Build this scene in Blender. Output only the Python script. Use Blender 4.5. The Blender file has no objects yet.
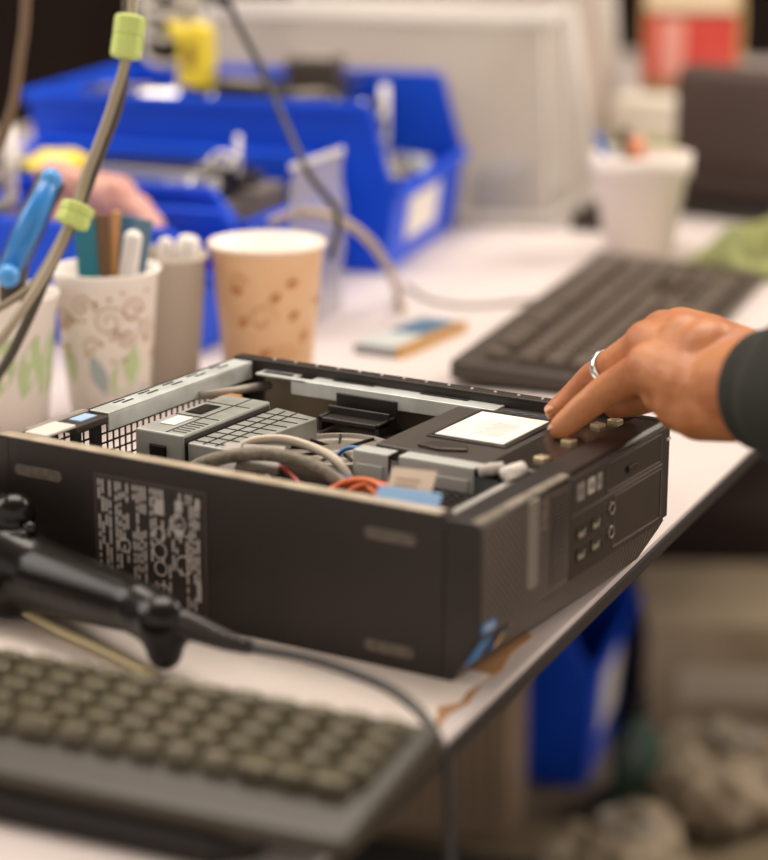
import bpy, bmesh, math, random
from mathutils import Vector, Matrix
random.seed(7)
C = bpy.context.scene.collection
scene = bpy.context.scene
D2R = math.radians

# ---------------------------------------------------------------- camera, world, lights, exposure
TZ = 0.75                      # height of the bench top
cam_d = bpy.data.cameras.new('camera'); cam = bpy.data.objects.new('camera', cam_d); C.objects.link(cam)
PITCH, ROLL, YAW = (0.269857, 0.001889, 2.109343)
CAMPOS = Vector((0.51328, -0.95752, 0.44306)) + Vector((0, 0, TZ))
F = Vector((math.cos(YAW)*math.cos(PITCH), math.sin(YAW)*math.cos(PITCH), -math.sin(PITCH)))
R = Vector((math.sin(YAW), -math.cos(YAW), 0)); U = R.cross(F)
R2 = R*math.cos(ROLL)+U*math.sin(ROLL); U2 = -R*math.sin(ROLL)+U*math.cos(ROLL)
M = Matrix((R2, U2, -F)).transposed().to_4x4(); M.translation = CAMPOS
cam.matrix_world = M
cam_d.sensor_width = 36; cam_d.sensor_fit = 'AUTO'; cam_d.lens = 2200*36/860
cam_d.clip_start = 0.05; cam_d.clip_end = 60
cam_d.dof.use_dof = True; cam_d.dof.focus_distance = 1.37; cam_d.dof.aperture_fstop = 3.0
cam_d.dof.aperture_blades = 9
scene.camera = cam
scene.view_settings.view_transform = 'Standard'; scene.view_settings.look = 'None'
scene.view_settings.gamma = 1; scene.view_settings.use_curve_mapping = False
scene.view_settings.exposure = 0.38

w = bpy.data.worlds.new('world'); scene.world = w; w.use_nodes = True
w.node_tree.nodes['Background'].inputs[0].default_value = (1.0, 0.89, 0.81, 1)
w.node_tree.nodes['Background'].inputs[1].default_value = 0.85

def area(name, loc, target, sx, sy, power, col):
    d = bpy.data.lights.new(name, 'AREA'); d.shape = 'RECTANGLE'; d.size = sx; d.size_y = sy
    d.energy = power; d.color = col
    o = bpy.data.objects.new(name, d); C.objects.link(o); o.location = loc
    o.rotation_euler = (Vector(target)-Vector(loc)).to_track_quat('-Z', 'Y').to_euler()
    return o
area('ceiling_lamp', (-0.75, 0.75, 2.75), (-0.3, 0.1, TZ), 1.6, 1.2, 40, (1.0, 0.90, 0.80))
area('window_daylight', (-2.6, -0.2, 2.2), (-0.3, 0.4, TZ), 1.6, 1.4, 26, (1.0, 0.93, 0.86))

area('floor_fill_light', (0.9, 2.9, 2.75), (0.0, 2.4, 0), 1.4, 1.4, 70, (1.0, 0.88, 0.76))  # added fill light without a fixture, brightens the floor side

# ---------------------------------------------------------------- materials
def lin(c):
    if isinstance(c, str):
        c = tuple(int(c[i:i+2], 16)/255 for i in (0, 2, 4))
    return tuple(v/12.92 if v <= .04045 else ((v+.055)/1.055)**2.4 for v in c)+(1,)
MATS = {}
def mat(name, col, rough=.5, metal=0, col2=None, scale=30, bump=0, bscale=200, spec=.5, coat=0, sss=0, sp=None):
    if name in MATS: return MATS[name]
    m = bpy.data.materials.new(name); m.use_nodes = True; MATS[name] = m
    nt = m.node_tree; b = nt.nodes['Principled BSDF']
    b.inputs['Base Color'].default_value = lin(col); b.inputs['Roughness'].default_value = rough
    b.inputs['Metallic'].default_value = metal; b.inputs['Specular IOR Level'].default_value = spec
    b.inputs['Coat Weight'].default_value = coat
    if sss:
        b.inputs['Subsurface Weight'].default_value = sss; b.inputs['Subsurface Scale'].default_value = .004
        b.inputs['Subsurface Radius'].default_value = (1, .35, .2)
    tc = nt.nodes.new('ShaderNodeTexCoord')
    if col2:
        n = nt.nodes.new('ShaderNodeTexNoise'); n.inputs['Scale'].default_value = scale; n.inputs['Detail'].default_value = 5
        mx = nt.nodes.new('ShaderNodeMix'); mx.data_type = 'RGBA'
        mx.inputs[6].default_value = lin(col); mx.inputs[7].default_value = lin(col2)
        r = nt.nodes.new('ShaderNodeMapRange'); r.inputs[1].default_value = .38; r.inputs[2].default_value = .62
        nt.links.new(tc.outputs['Object'], n.inputs['Vector']); nt.links.new(n.outputs['Fac'], r.inputs[0])
        nt.links.new(r.outputs[0], mx.inputs[0]); nt.links.new(mx.outputs[2], b.inputs['Base Color'])
    if bump:
        n = nt.nodes.new('ShaderNodeTexNoise'); n.inputs['Scale'].default_value = bscale; n.inputs['Detail'].default_value = 4
        bp = nt.nodes.new('ShaderNodeBump'); bp.inputs['Strength'].default_value = bump; bp.inputs['Distance'].default_value = .001
        nt.links.new(tc.outputs['Object'], n.inputs['Vector']); nt.links.new(n.outputs['Fac'], bp.inputs['Height'])
        nt.links.new(bp.outputs[0], b.inputs['Normal'])
    return m
def clear_mat(name, col, alpha, rough=.3):
    m = bpy.data.materials.new(name); m.use_nodes = True; MATS[name] = m
    nt = m.node_tree; b = nt.nodes['Principled BSDF']; out = nt.nodes['Material Output']
    b.inputs['Base Color'].default_value = lin(col); b.inputs['Roughness'].default_value = rough
    t = nt.nodes.new('ShaderNodeBsdfTransparent'); t.inputs[0].default_value = (.97, .97, .96, 1)
    tl = nt.nodes.new('ShaderNodeBsdfTranslucent'); tl.inputs[0].default_value = lin(col)
    a = nt.nodes.new('ShaderNodeMixShader'); a.inputs[0].default_value = .5
    mx = nt.nodes.new('ShaderNodeMixShader'); mx.inputs[0].default_value = alpha
    nt.links.new(b.outputs[0], a.inputs[1]); nt.links.new(tl.outputs[0], a.inputs[2])
    nt.links.new(t.outputs[0], mx.inputs[1]); nt.links.new(a.outputs[0], mx.inputs[2])
    nt.links.new(mx.outputs[0], out.inputs['Surface'])
    return m
BLACK = mat('painted_steel_black', '221a15', .45, 0, '271e18', 25, .25, 900)
BLACKP = mat('black_plastic', '241e1b', .38, 0, '2a2320', 60, .1, 1200)
BLACKG = mat('glossy_black_plastic', '17120f', .22, 0, spec=.4)
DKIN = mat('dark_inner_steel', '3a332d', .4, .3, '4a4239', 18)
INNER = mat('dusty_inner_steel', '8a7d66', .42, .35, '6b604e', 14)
SIL = mat('zinc_steel', 'dce2df', .36, .3, 'c5cac5', 40)
SILB = mat('bright_steel', 'dedcd6', .3, .5)
GREYP = mat('grey_plastic', '9b9388', .45)
GREYL = mat('light_grey_plastic', 'c9c3b9', .45)
WHITE = mat('white_plastic', 'ece6df', .45)
PAPER = mat('white_paper', 'e9dfd6', .8, 0, 'ded2c8', 12, .15, 60)
BLUE = mat('blue_polypropylene', '0050e4', .45, 0, '0048d4', 6, spec=.35)
BLUED = mat('blue_label_print', '3f7fc4', .4)
YEL = mat('yellow_plastic', 'e8cf35', .5)
GREEN = mat('lime_fabric', 'c6d67c', .8, bump=.4, bscale=500)
ORANGE = mat('orange_insulation', 'e2713a', .4)
CABLE = mat('dark_cable_sheath', '4a4136', .45)
CABLEG = mat('grey_braided_cable', '8f8675', .6, 0, '6e6656', 220, .6, 700)
SKIN = mat('brown_skin', 'c38354', .48, 0, 'b06c42', 38, .9, 160, sss=.12)
CLOTHD = mat('dark_olive_knit', '26271e', .92, 0, '20211a', 300, .8, 900)

# ---------------------------------------------------------------- mesh helpers
class MB:
    def __init__(s): s.b = bmesh.new()
    def box(s, x0, x1, y0, y1, z0, z1, mtx=None):
        vs = [s.b.verts.new((x, y, z)) for x in (x0, x1) for y in (y0, y1) for z in (z0, z1)]
        for f in ((0,1,3,2),(4,6,7,5),(0,4,5,1),(2,3,7,6),(0,2,6,4),(1,5,7,3)): s.b.faces.new([vs[i] for i in f])
        if mtx:
            for v in vs: v.co = mtx @ v.co
        return s
    def prism(s, pts, axis, a0, a1, mtx=None):
        """polygon pts in the two other axes, extruded along axis"""
        def mk(p, a):
            if axis == 'x': return (a, p[0], p[1])
            if axis == 'y': return (p[0], a, p[1])
            return (p[0], p[1], a)
        A = [s.b.verts.new(mk(p, a0)) for p in pts]; B = [s.b.verts.new(mk(p, a1)) for p in pts]
        n = len(pts); s.b.faces.new(A); s.b.faces.new(B[::-1])
        for i in range(n): s.b.faces.new((A[i], A[(i+1)%n], B[(i+1)%n], B[i]))
        if mtx:
            for v in A+B: v.co = mtx @ v.co
        return s
    def tube(s, pts, r, n=8, cap=True, flat=1):
        pts = [Vector(p) for p in pts]; N = len(pts); rr = r if isinstance(r, (list, tuple)) else [r]*N
        rings = []; prev = None
        for i, p in enumerate(pts):
            t = (pts[min(i+1, N-1)]-pts[max(i-1, 0)]).normalized()
            if prev is None:
                a = Vector((0, 0, 1)) if abs(t.z) < .9 else Vector((1, 0, 0)); u = t.cross(a).normalized()
            else: u = (prev-t*prev.dot(t)).normalized()
            prev = u; v = t.cross(u)
            rings.append([s.b.verts.new(p+(u*math.cos(2*math.pi*k/n)+v*math.sin(2*math.pi*k/n)*flat)*rr[i]) for k in range(n)])
        for i in range(N-1):
            for k in range(n): s.b.faces.new((rings[i][k], rings[i][(k+1)%n], rings[i+1][(k+1)%n], rings[i+1][k]))
        if cap: s.b.faces.new(rings[0][::-1]); s.b.faces.new(rings[-1])
        return s
    def lathe(s, prof, c=(0, 0, 0), n=40):
        rings = []
        for r, z in prof:
            if r < 1e-6: rings.append([s.b.verts.new((c[0], c[1], c[2]+z))])
            else: rings.append([s.b.verts.new((c[0]+r*math.cos(2*math.pi*k/n), c[1]+r*math.sin(2*math.pi*k/n), c[2]+z)) for k in range(n)])
        for a, b in zip(rings, rings[1:]):
            for k in range(n):
                q = [a[k%len(a)], a[(k+1)%n%len(a)], b[(k+1)%n%len(b)], b[k%len(b)]]
                u = []
                for v in q:
                    if v not in u: u.append(v)
                if len(u) > 2: s.b.faces.new(u)
        return s
    def ball(s, c, r, sub=3, sc=(1, 1, 1), rot=None):
        m = Matrix.Translation(c) @ (rot.to_4x4() if rot else Matrix()) @ Matrix.Diagonal((r*sc[0], r*sc[1], r*sc[2], 1))
        bmesh.ops.create_icosphere(s.b, subdivisions=sub, radius=1, matrix=m); return s
    def cap(s, a, b, ra, rb, k=10):
        """tapered capsule as a chain of balls, for voxel merging"""
        a = Vector(a); b = Vector(b)
        s.tube([a, b], [ra, rb], 16); s.ball(a, ra); s.ball(b, rb); return s
    def build(s, name, m, parent=None, bevel=0, smooth=False, seg=2, loc=None, rot=None):
        bmesh.ops.recalc_face_normals(s.b, faces=s.b.faces)
        me = bpy.data.meshes.new(name); s.b.to_mesh(me); s.b.free()
        o = bpy.data.objects.new(name, me); C.objects.link(o)
        if m: me.materials.append(m)
        if parent: o.parent = parent
        if loc: o.location = loc
        if rot: o.rotation_euler = rot
        if bevel:
            bv = o.modifiers.new('bevel', 'BEVEL'); bv.width = bevel; bv.segments = seg; bv.limit_method = 'ANGLE'; bv.angle_limit = D2R(35)
            try: bv.harden_normals = False
            except Exception: pass
        if smooth:
            for p in me.polygons: p.use_smooth = True
        return o
def tag(o, label=None, cat=None, group=None, kind=None):
    if label: o['label'] = label
    if cat: o['category'] = cat
    if group: o['group'] = group
    if kind: o['kind'] = kind
    return o
def thing(name, label, cat, loc=(0, 0, 0), rz=0, group=None):
    o = bpy.data.objects.new(name, None); C.objects.link(o); o.empty_display_size = .05
    o.location = loc; o.rotation_euler = (0, 0, rz); return tag(o, label, cat, group)
def spline(pts, n=10):
    P = [Vector(p) for p in pts]; P = [P[0]*2-P[1]]+P+[P[-1]*2-P[-2]]; out = []
    for i in range(1, len(P)-2):
        for k in range(n):
            t = k/n; a, b, c, d = P[i-1:i+3]
            out.append(.5*((2*b)+(c-a)*t+(2*a-5*b+4*c-d)*t*t+(3*b-a-3*c+d)*t**3))
    out.append(P[-2]); return out
def dup(root, loc=None, rz=None):
    r = root.copy(); C.objects.link(r)
    if loc is not None: r.location = loc
    if rz is not None: r.rotation_euler = (0, 0, rz)
    for ch in list(root.children):
        c = ch.copy(); C.objects.link(c); c.parent = r
        for g in list(ch.children):
            d = g.copy(); C.objects.link(d); d.parent = c
    return r
def T(x, y, z=0): return (x, y, z+TZ)

# ---------------------------------------------------------------- the setting
floor_m = mat('worn_carpet_floor', '85775f', .95, 0, '5d5040', 3.5, .4, 80)
wall_m = mat('dark_brown_wall', '33241f', .9, 0, '2b1e1b', 2)
tag(MB().box(-4, 3, -3, 6, -.05, 0).build('floor', floor_m), kind='structure')
tag(MB().box(-4, 3, 6, 6.1, 0, 3).build('wall_back', wall_m), kind='structure')
tag(MB().box(-4.1, -4, -3, 6, 0, 3).build('wall_left', wall_m), kind='structure')
tag(MB().box(-4.1, 3, -3, 6.1, 3, 3.08).build('ceiling', mat('ceiling_paint', 'b8aca0', .9)), kind='structure')

# long workbench: its front edge runs beside the computer
EDGE = [(0.075, -0.55), (0.012, 0.0), (-0.125, 1.17), (-0.36, 3.1)]
bench = thing('workbench', 'long pale grey laminate workbench with a dark edge under the open computer', 'table', (-0.8, 1.0, 0))
def bl(x, y): return (x+.8, y-1.0)
top = [bl(*EDGE[0]), bl(*EDGE[3]), bl(-1.75, 3.1), bl(-1.5, -.55)]
bt = MB().prism(top, 'z', TZ-.004, TZ).build('tabletop', mat('pale_laminate', 'd2c8c4', .5, 0, 'c8beba', 5, .1, 300), bench, .001)
MB().prism([(p[0], p[1]) for p in top], 'z', TZ-.015, TZ-.0042).build('edge_band', mat('dark_edge_band', '2a201c', .6), bench, .002)
for (x, y) in ((-.2, -.3), (-1.4, -.3), (-.5, 2.8), (-1.6, 2.8)):
    q = bl(x, y); MB().box(q[0]-.03, q[0]+.03, q[1]-.03, q[1]+.03, 0, TZ-.015).build('leg', BLACKP, bench, .003)

# ---------------------------------------------------------------- the open desktop computer
L, W, H = .3176, .2446, .093
pc = thing('desktop_computer', 'open black desktop computer lying flat with its lid off, wiring and steel rails exposed', 'computer', T(0, 0))
t = .0012
XF = -.022
# chassis: floor plate and walls
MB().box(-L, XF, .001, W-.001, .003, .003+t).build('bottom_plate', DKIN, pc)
near = MB().box(-L-.009, XF, 0, t, .001, H)
near.box(-L-.009, XF, 0, .011, H-t, H)
near.box(-L-.009, XF, .0098, .011, H-.006, H)
near.build('near_side_panel', BLACK, pc, .0006)
lip = MB().box(-L-.008, XF-.004, .0012, .0105, H, H+.0006).build('folded_rim', mat('highlight_rim', 'cfc2ac', .38, .2, 'b3a58d', 60), pc)  # pale strip on the black flange, its highlight put into the colour
far = MB().box(-L, XF, W-t, W, .003, H)
far.box(-L, XF, W-.010, W, H-t, H+.001)
far.box(-L, XF, W-.010, W-.009, H-.008, H)
far.build('far_side_panel', BLACK, pc, .0006)
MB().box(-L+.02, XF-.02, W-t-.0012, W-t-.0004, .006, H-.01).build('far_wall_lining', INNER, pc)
rv = MB()
for i in range(16): rv.ball((-L+.03+i*.0168, W-.005, H+.001), .0013, 1)
rv.build('rivet', GREYL, pc)
# stamped slots in the near side
slot_m = mat('stamped_slot', '6b6056', .45, .1, '575047', 200)
for (x0, x1, z) in ((-.3124, -.2773, .0745), (-.0710, -.0385, .0765), (-.0710, -.0395, .0125)):
    s = MB(); n = 10; a = .0034
    pts = [(x1-a+a*math.cos(-math.pi/2+math.pi*i/n), z+a*math.sin(-math.pi/2+math.pi*i/n)) for i in range(n+1)]
    pts += [(x0+a+a*math.cos(math.pi/2+math.pi*i/n), z+a*math.sin(math.pi/2+math.pi*i/n)) for i in range(n+1)]
    s.prism(pts, 'y', -.0006, .0005); s.build('stamped_slot', slot_m, pc, .0003)
# regulatory label: dark sticker with columns of fine pale print
lb = MB().box(-.2535, -.1745, -.0005, .0001, .007, .0815).build('regulatory_label', mat('label_border', '4a3c36', .5), pc)
MB().box(-.2520, -.1760, -.0007, -.0004, .0085, .080).build('printed_area', mat('label_ground', '2b2420', .5), lb)
pl = MB(); rl_ = random.Random(3)
for ci in range(6):
    for li in range(4):
        x = -.2505+ci*.0124+li*.0026; z = .0785
        while z > .012:
            ln_ = rl_.uniform(.002, .010)
            if rl_.random() < .80 and not (ci in (3, 4) and rl_.random() < .4): pl.box(x, x+.0015, -.00085, -.0007, max(z-ln_, .010), z)
            z -= ln_+rl_.uniform(.0008, .0022)
pl.build('printed_lines', mat('pale_print', 'b4ada6', .6), lb)
sy = MB(); PI = math.pi
def ringxz(s, x, z, r, w_=.0005):
    pts = [(x+r*math.cos(2*PI*i/20), -.001, z+r*math.sin(2*PI*i/20)) for i in range(21)]
    s.tube(pts, w_, 4)
for (x, z, r) in ((-.207, .052, .004), (-.207, .042, .0045), (-.2065, .0315, .0042), (-.194, .060, .0052), (-.190, .036, .0055), (-.205, .018, .004), (-.232, .041, .004)):
    ringxz(sy, x, z, r)
for (x, z, a, b_) in ((-.2065, .068, .006, .009), (-.193, .071, .005, .006), (-.193, .055, .006, .004), (-.180, .074, .003, .006), (-.180, .022, .003, .012)):
    sy.box(x-a/2, x+a/2, -.001, -.0006, z-b_/2, z+b_/2)
sy.build('approval_marks', mat('pale_print', 'b4ada6', .5), lb)

# rear panel with vent lattice and expansion rail
rp = MB()
rp.box(-L, -L+t, 0, W, .003, .018); rp.box(-L, -L+t, 0, W, .084, H)
for y in (0, .036, .058, .078, .226): rp.box(-L, -L+t, y, y+.010 if y < .2 else W, .018, .084)
rp.box(-L, -L+t, .088, .100, .018, .05)
rp.build('rear_panel', BLACK, pc, .0004)
lt = MB()
def lattice(y0, y1, z0, z1, x, p=.0062, wd=.0011):
    n = int((y1-y0)/p)
    for i in range(1, n+1): lt.box(x, x+.0008, y0+i*p-wd/2, y0+i*p+wd/2, z0, z1)
    for i in range(1, int((z1-z0)/p)+1): lt.box(x, x+.0008, y0, y1, z0+i*p-wd/2, z0+i*p+wd/2)
lattice(.010, .036, .018, .084, -L); lattice(.046, .078, .018, .084, -L); lattice(.088, .226, .018, .084, -L)
lt.build('vent_lattice', BLACK, pc)
rl = MB()
rl.box(-L+.0015, -L+.0165, .076, W-.012, H-.0015, H-.0003)
rl.box(-L+.0155, -L+.0165, .076, W-.012, H-.012, H-.0015)
ra = rl.build('rear_top_rail', SIL, pc, .0004)
sl = MB()
for i in range(5):
    y = .096+i*.026
    sl.box(-L+.004, -L+.0053, y, y+.011, H-.0002, H+.0001); sl.box(-L+.008, -L+.0093, y+.004, y+.015, H-.0002, H+.0001)
sl.build('rail_slots', mat('slot_shadow', '1d1815', .8), ra)
MB().box(-L+.003, -L+.020, .012, .040, H-.001, H+.0012).build('rail_cover', mat('pale_rail', 'e4dcd2', .35), pc, .0008)
MB().box(-L-.001, -L+.018, .042, .074, H-.006, H-.001).build('latch_block', DKIN, pc, .001)
MB().box(-L+.0045, -L+.0135, .052, .068, H-.0011, H-.0003).build('latch_tab', mat('pale_blue_tab', 'a9c8ee', .4), pc)
MB().box(-L-.004, -L+.002, .020, .075, H-.003, H).build('rear_lip', GREYP, pc, .0006)
MB().tube([(-L+.018, .17, .083), (-L+.022, .20, .080), (-L+.03, W-.012, .078)], .003, 8).build('cable_clip', GREYP, pc, 0, True)
MB().box(-L+.018, -L+.034, .182, .196, .060, .080).build('connector_block', mat('amber_connector', 'b87a3c', .4), pc, .001)

# inner far rail
fr = MB()
fr.box(-.292, -.262, W-.022, W-.010, .0865, .088); fr.box(-.250, -.110, W-.024, W-.010, .0865, .088)
fr.box(-.262, -.110, W-.0245, W-.0235, .078, .088); fr.box(-.262, -.250, W-.0245, W-.018, .0865, .088)
fr.build('far_inner_rail', SIL, pc, .0004)
for (xa, xb, ya, yb) in ((-.288, -.266, .018, .014), (-.236, -.205, .014, .011), (-.170, -.135, .014, .011)):
    MB().box(xa, xb, W-ya, W-yb, .0879, .0885).build('rail_opening', MATS['slot_shadow'], pc)
hd = MB(); hd.box(-.226, -.180, W-.048, W-.036, .070, .073); hd.box(-.226, -.180, W-.036, W-.034, .066, .078); hd.box(-.226, -.223, W-.048, W-.026, .064, .074); hd.box(-.183, -.180, W-.048, W-.026, .064, .074)
hd.box(-.226, -.180, W-.026, W-.0245, .066, .084)
hd.build('release_handle', BLACKP, pc, .0006)

# power supply
psu_m = mat('satin_psu_steel', 'b0b3ac', .38, .3, '969890', 30)
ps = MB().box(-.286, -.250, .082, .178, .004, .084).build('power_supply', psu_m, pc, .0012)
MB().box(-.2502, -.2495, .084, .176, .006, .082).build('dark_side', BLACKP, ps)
sck = MB(); sck.box(-.275, -.262, .0805, .0825, .050, .076); sck.build('socket', BLACKG, ps, .0015)
MB().box(-.2715, -.2655, .0798, .081, .058, .068).build('socket_pins', GREYP, ps)
gl = MB()
gl.box(-.2845, -.2515, .122, .1229, .0839, .0843); gl.box(-.2845, -.2515, .156, .1569, .0839, .0843); gl.box(-.2640, -.2631, .084, .176, .0839, .0843)
for i in range(6): gl.box(-.262, -.2515, .088+i*.0045, .0889+i*.0045, .0839, .0843)
gl.build('grille_lines', MATS['slot_shadow'], ps)
MB().box(-.279, -.268, .098, .118, .0842, .0847).build('rating_sticker', WHITE, ps)
MB().box(-.281, -.269, .128, .150, .0842, .0846).build('vent_hole', BLACKG, ps)
# drive cage of grey steel beside it with grid of panels
cg = MB().prism([(-.248, .084), (-.248, .182), (-.212, .174), (-.219, .084)], 'z', .05, .0795).build('ribbed_cover', psu_m, pc, .001)
gg = MB()
for i in range(8): gg.box(-.247, -.2195+.0008*i, .090+i*.0108, .0909+i*.0108, .0794, .0799)

for x in (-.238, -.229): gg.box(x, x+.0009, .086, .176, .0794, .0799)
gg.build('cover_grooves', MATS['slot_shadow'], cg)
# cooling fan shroud
fc = Vector((-.186, .158, 0))
fan = MB().lathe([(0, .050), (.035, .050), (.037, .052), (.037, .066), (.035, .0675), (.0325, .0675), (.0325, .0655), (.012, .0655), (.012, .067), (0, .067)], fc, 48).build('cooling_fan', mat('fan_grey', '7f776b', .42, .2), pc, 0, True)
fs = MB()
for k in range(9):
    a = k*2*PI/9; rm = Matrix.Translation(fc) @ Matrix.Rotation(a, 4, 'Z'); fs.box(.011, .033, -.0007, .0007, .0657, .0672, rm)
fs.build('fan_spokes', BLACKP, fan)
fb = MB()
for k in range(7):
    rm = Matrix.Translation(fc) @ Matrix.Rotation(k*2*PI/7+.2, 4, 'Z') @ Matrix.Translation((.021, 0, .061)) @ Matrix.Rotation(.5, 4, 'X'); fb.box(-.010, .010, -.006, .006, -.0005, .0005, rm)
fb.build('fan_blade', BLACKP, fan)
MB().lathe([(0, .006), (.028, .006), (.028, .050), (0, .050)], fc, 32).build('heat_sink', SIL, pc)

# mother board with chips
mb = MB().box(-.232, -.03, .012, .232, .008, .0096).build('motherboard', mat('circuit_board', '27352b', .5, 0, '1f2a24', 90), pc)
for (x, y, a, b_, h, mm) in ((-.16, .03, .05, .008, .012, BLACKP), (-.16, .043, .05, .008, .012, BLUED), (-.13, .07, .02, .02, .006, BLACKP), (-.09, .04, .012, .03, .02, BLACKP), (-.21, .04, .015, .05, .03, SIL), (-.05, .05, .01, .04, .03, BLACKP)):
    MB().box(x-a/2, x+a/2, y-b_/2, y+b_/2, .0096, .0096+h).build('board_component', mm, mb, .0006)
cap_m = mat('capacitor_sleeve', '3d3f57', .35)
for (x, y) in ((-.19, .075), (-.178, .078), (-.145, .085), (-.12, .03), (-.108, .032), (-.075, .07)):
    MB().lathe([(0, .0096), (.004, .0096), (.004, .023), (.0032, .024), (0, .024)], (x, y, 0), 16).build('capacitor', cap_m, mb, 0, True)
MB().box(-.232, -.10, .195, .232, .02, .062).build('inner_duct', BLACKP, pc, .002)
MB().box(-.150, -.108, .125, .193, .02, .0755).build('air_duct', BLACKP, pc, .003)
MB().box(-.133, -.126, .178, .196, .0760, .0778).build('blue_tab', mat('bright_blue_tab', '6ea4de', .4), pc, .0008)

# drive bay cover plate (flat black) with white sticker window
dm = mat('satin_black_plate', '3b342e', .5, .1, '453d35', 14, .2, 300)
bay = MB()
bay.prism([(-.137, .1205), (-.053, .1145), (-.053, .240), (-.137, .232)], 'z', .078, .0868)
dv = bay.build('drive_bay', dm, pc, .0015)
MB().box(-.128, -.056, .124, .234, .02, .078).build('drive_body', SIL, dv)
MB().prism([(-.118, .149), (-.064, .149), (-.064, .219), (-.118, .219)], 'z', .0868, .0879).build('sticker_frame', BLACKP, dv, .0004)
MB().prism([(-.1145, .153), (-.068, .153), (-.068, .213), (-.1145, .213)], 'z', .0879, .0883).build('white_sticker', mat('sticker_paper', 'efece4', .6, 0, 'e0dcd2', 60), dv)
st = MB()
for i in range(8): st.box(-.096+.002*(i % 3), -.077, .166+i*.0038, .1674+i*.0038, .0883, .0885)
st.build('sticker_print', mat('grey_print', 'cfccc6', .6), dv)
MB().tube(spline([(-.105+.004*i, .2235+.003*(i%2), .0869) for i in range(9)]), .0006, 5).build('blue_scribble', mat('faded_ink', '3c5570', .5), dv, 0, True)
lat = MB(); lat.prism([(-.112, .127), (-.096, .1245), (-.080, .131), (-.084, .139), (-.104, .140)], 'z', .0868, .0888); lat.build('drive_latch', DKIN, dv, .0008)
tp = MB()
tp.prism([(-.052, .107), (-.0008, .107), (-.0008, .2385), (-.055, .2425), (-.055, .12)], 'z', .0868, .0902)
cp_ = tp.build('front_top_cover', mat('glossy_front_cover', '2a2420', .24, 0, '332b26', 20), pc, .0012)
for (x, y) in ((-.0307, .1298), (-.0335, .1703), (-.0344, .2117), (-.0296, .2260)):
    MB().prism([(x-.004, y-.003), (x+.003, y-.004), (x+.004, y+.003), (x-.003, y+.004)], 'z', .0895, .0922).build('metal_clip', mat('brass_clip', 'e0cfa4', .3, .6), cp_, .0004)
gr = MB(); gr.box(-.0215, -.0205, .108, .236, .0895, .0908); gr.build('cover_seam', GREYP, cp_)

# brackets standing in front of the drive bay
for (x0, x1, y0, y1) in ((-.140, -.116, .101, .101), (-.110, -.060, .103, .106)):
    b = MB(); b.box(x0, x1, y0-.001, y0, .062, .0865); b.box(x0, x1, y0-.001, y0+.011, .0865, .0875); b.box(x0+.003, x1-.003, y0-.0025, y0-.001, .066, .080)
    b.build('steel_bracket', mat('satin_bracket', 'bfc2bd', .42, .2), pc, .0008)
# speaker grid behind the front
sg = MB()
for i in range(9): sg.box(-.098+i*.006, -.0968+i*.006, .050, .094, .074, .0752)
for i in range(8): sg.box(-.1, -.047, .050+i*.006, .0512+i*.006, .074, .0752)
sg.build('inner_grille', BLACKP, pc)
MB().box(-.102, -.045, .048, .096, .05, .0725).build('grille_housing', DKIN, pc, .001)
# front inner rail, pale steel
f2 = MB(); f2.box(-.036, -.022, .006, .098, .084, .0855); f2.box(-.0225, -.0215, .006, .1, .078, .0905); f2.box(-.044, -.034, .004, .020, .083, .0850)
f2.build('front_inner_rail', SILB, pc, .0006)
w2 = MB(); w2.tube([(-.036, .093, .090), (-.030, .105, .0915)], .0042, 12); w2.build('white_grommet', WHITE, pc, 0, True)
w3 = MB(); w3.tube([(-.056, .100, .087), (-.044, .108, .089)], .0035, 10); w3.ball((-.05, .104, .088), .004, 2); w3.build('front_cable_plug', GREYL, pc, 0, True)

# wiring
def wire(name, pts, r, m, lab=None, n=8, parent=pc):
    o = MB().tube(spline(pts, 8), r, n).build(name, m, parent, 0, True)
    if lab: o['label'] = lab
    return o
wire('braided_cable', [(-.236, .052, .040), (-.226, .052, .070), (-.205, .056, .083), (-.175, .064, .088), (-.145, .068, .084), (-.120, .066, .074), (-.10, .07, .06)], .0042, CABLEG, 'thick grey braided cable')
wire('power_cable', [(-.22, .070, .05), (-.212, .085, .080), (-.195, .100, .086), (-.170, .104, .083), (-.145, .095, .078), (-.125, .09, .055)], .0028, mat('beige_sheath', 'c7bba8', .5), 'beige cable')
wire('thin_cable', [(-.204, .068, .06), (-.19, .073, .074), (-.165, .066, .080), (-.140, .05, .070), (-.13, .04, .05)], .0015, mat('red_wire', 'b0453c', .4))
wire('thin_cable', [(-.210, .062, .05), (-.20, .066, .078), (-.18, .060, .076), (-.165, .052, .05)], .0016, CABLE)
wire('thin_cable', [(-.200, .066, .05), (-.193, .069, .079), (-.17, .060, .072), (-.155, .048, .05)], .0014, WHITE)
for k, (dx, dz) in enumerate(((.024, 0), (.029, .003), (.034, -.002), (.038, .002))):
    wire('orange_wire', [(-.165+dx, .050, .045), (-.155+dx, .058, .073+dz), (-.135+dx, .062, .080+dz), (-.118+dx, .055, .074+dz), (-.112+dx, .045, .05)], .0022, ORANGE, None, 7)
for k in range(3):
    wire('orange_wire', [(-.190+k*.004, .045, .05), (-.186+k*.004, .050, .072), (-.184+k*.004, .056, .052)], .0019, ORANGE, None, 7)
wire('orange_wire', [(-.085, .03, .04), (-.073, .040, .078), (-.060, .038, .074), (-.055, .03, .04)], .0019, mat('red_orange_wire', 'c24e2c', .4), None, 7)
wire('blue_wire', [(-.175, .125, .060), (-.165, .130, .076), (-.150, .128, .077), (-.142, .118, .06)], .0014, BLUED, None, 6)
wire('orange_wire', [(-.160, .140, .060), (-.150, .134, .078), (-.142, .124, .070), (-.14, .11, .05)], .0014, mat('copper_wire', 'b85c34', .4), None, 6)
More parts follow.
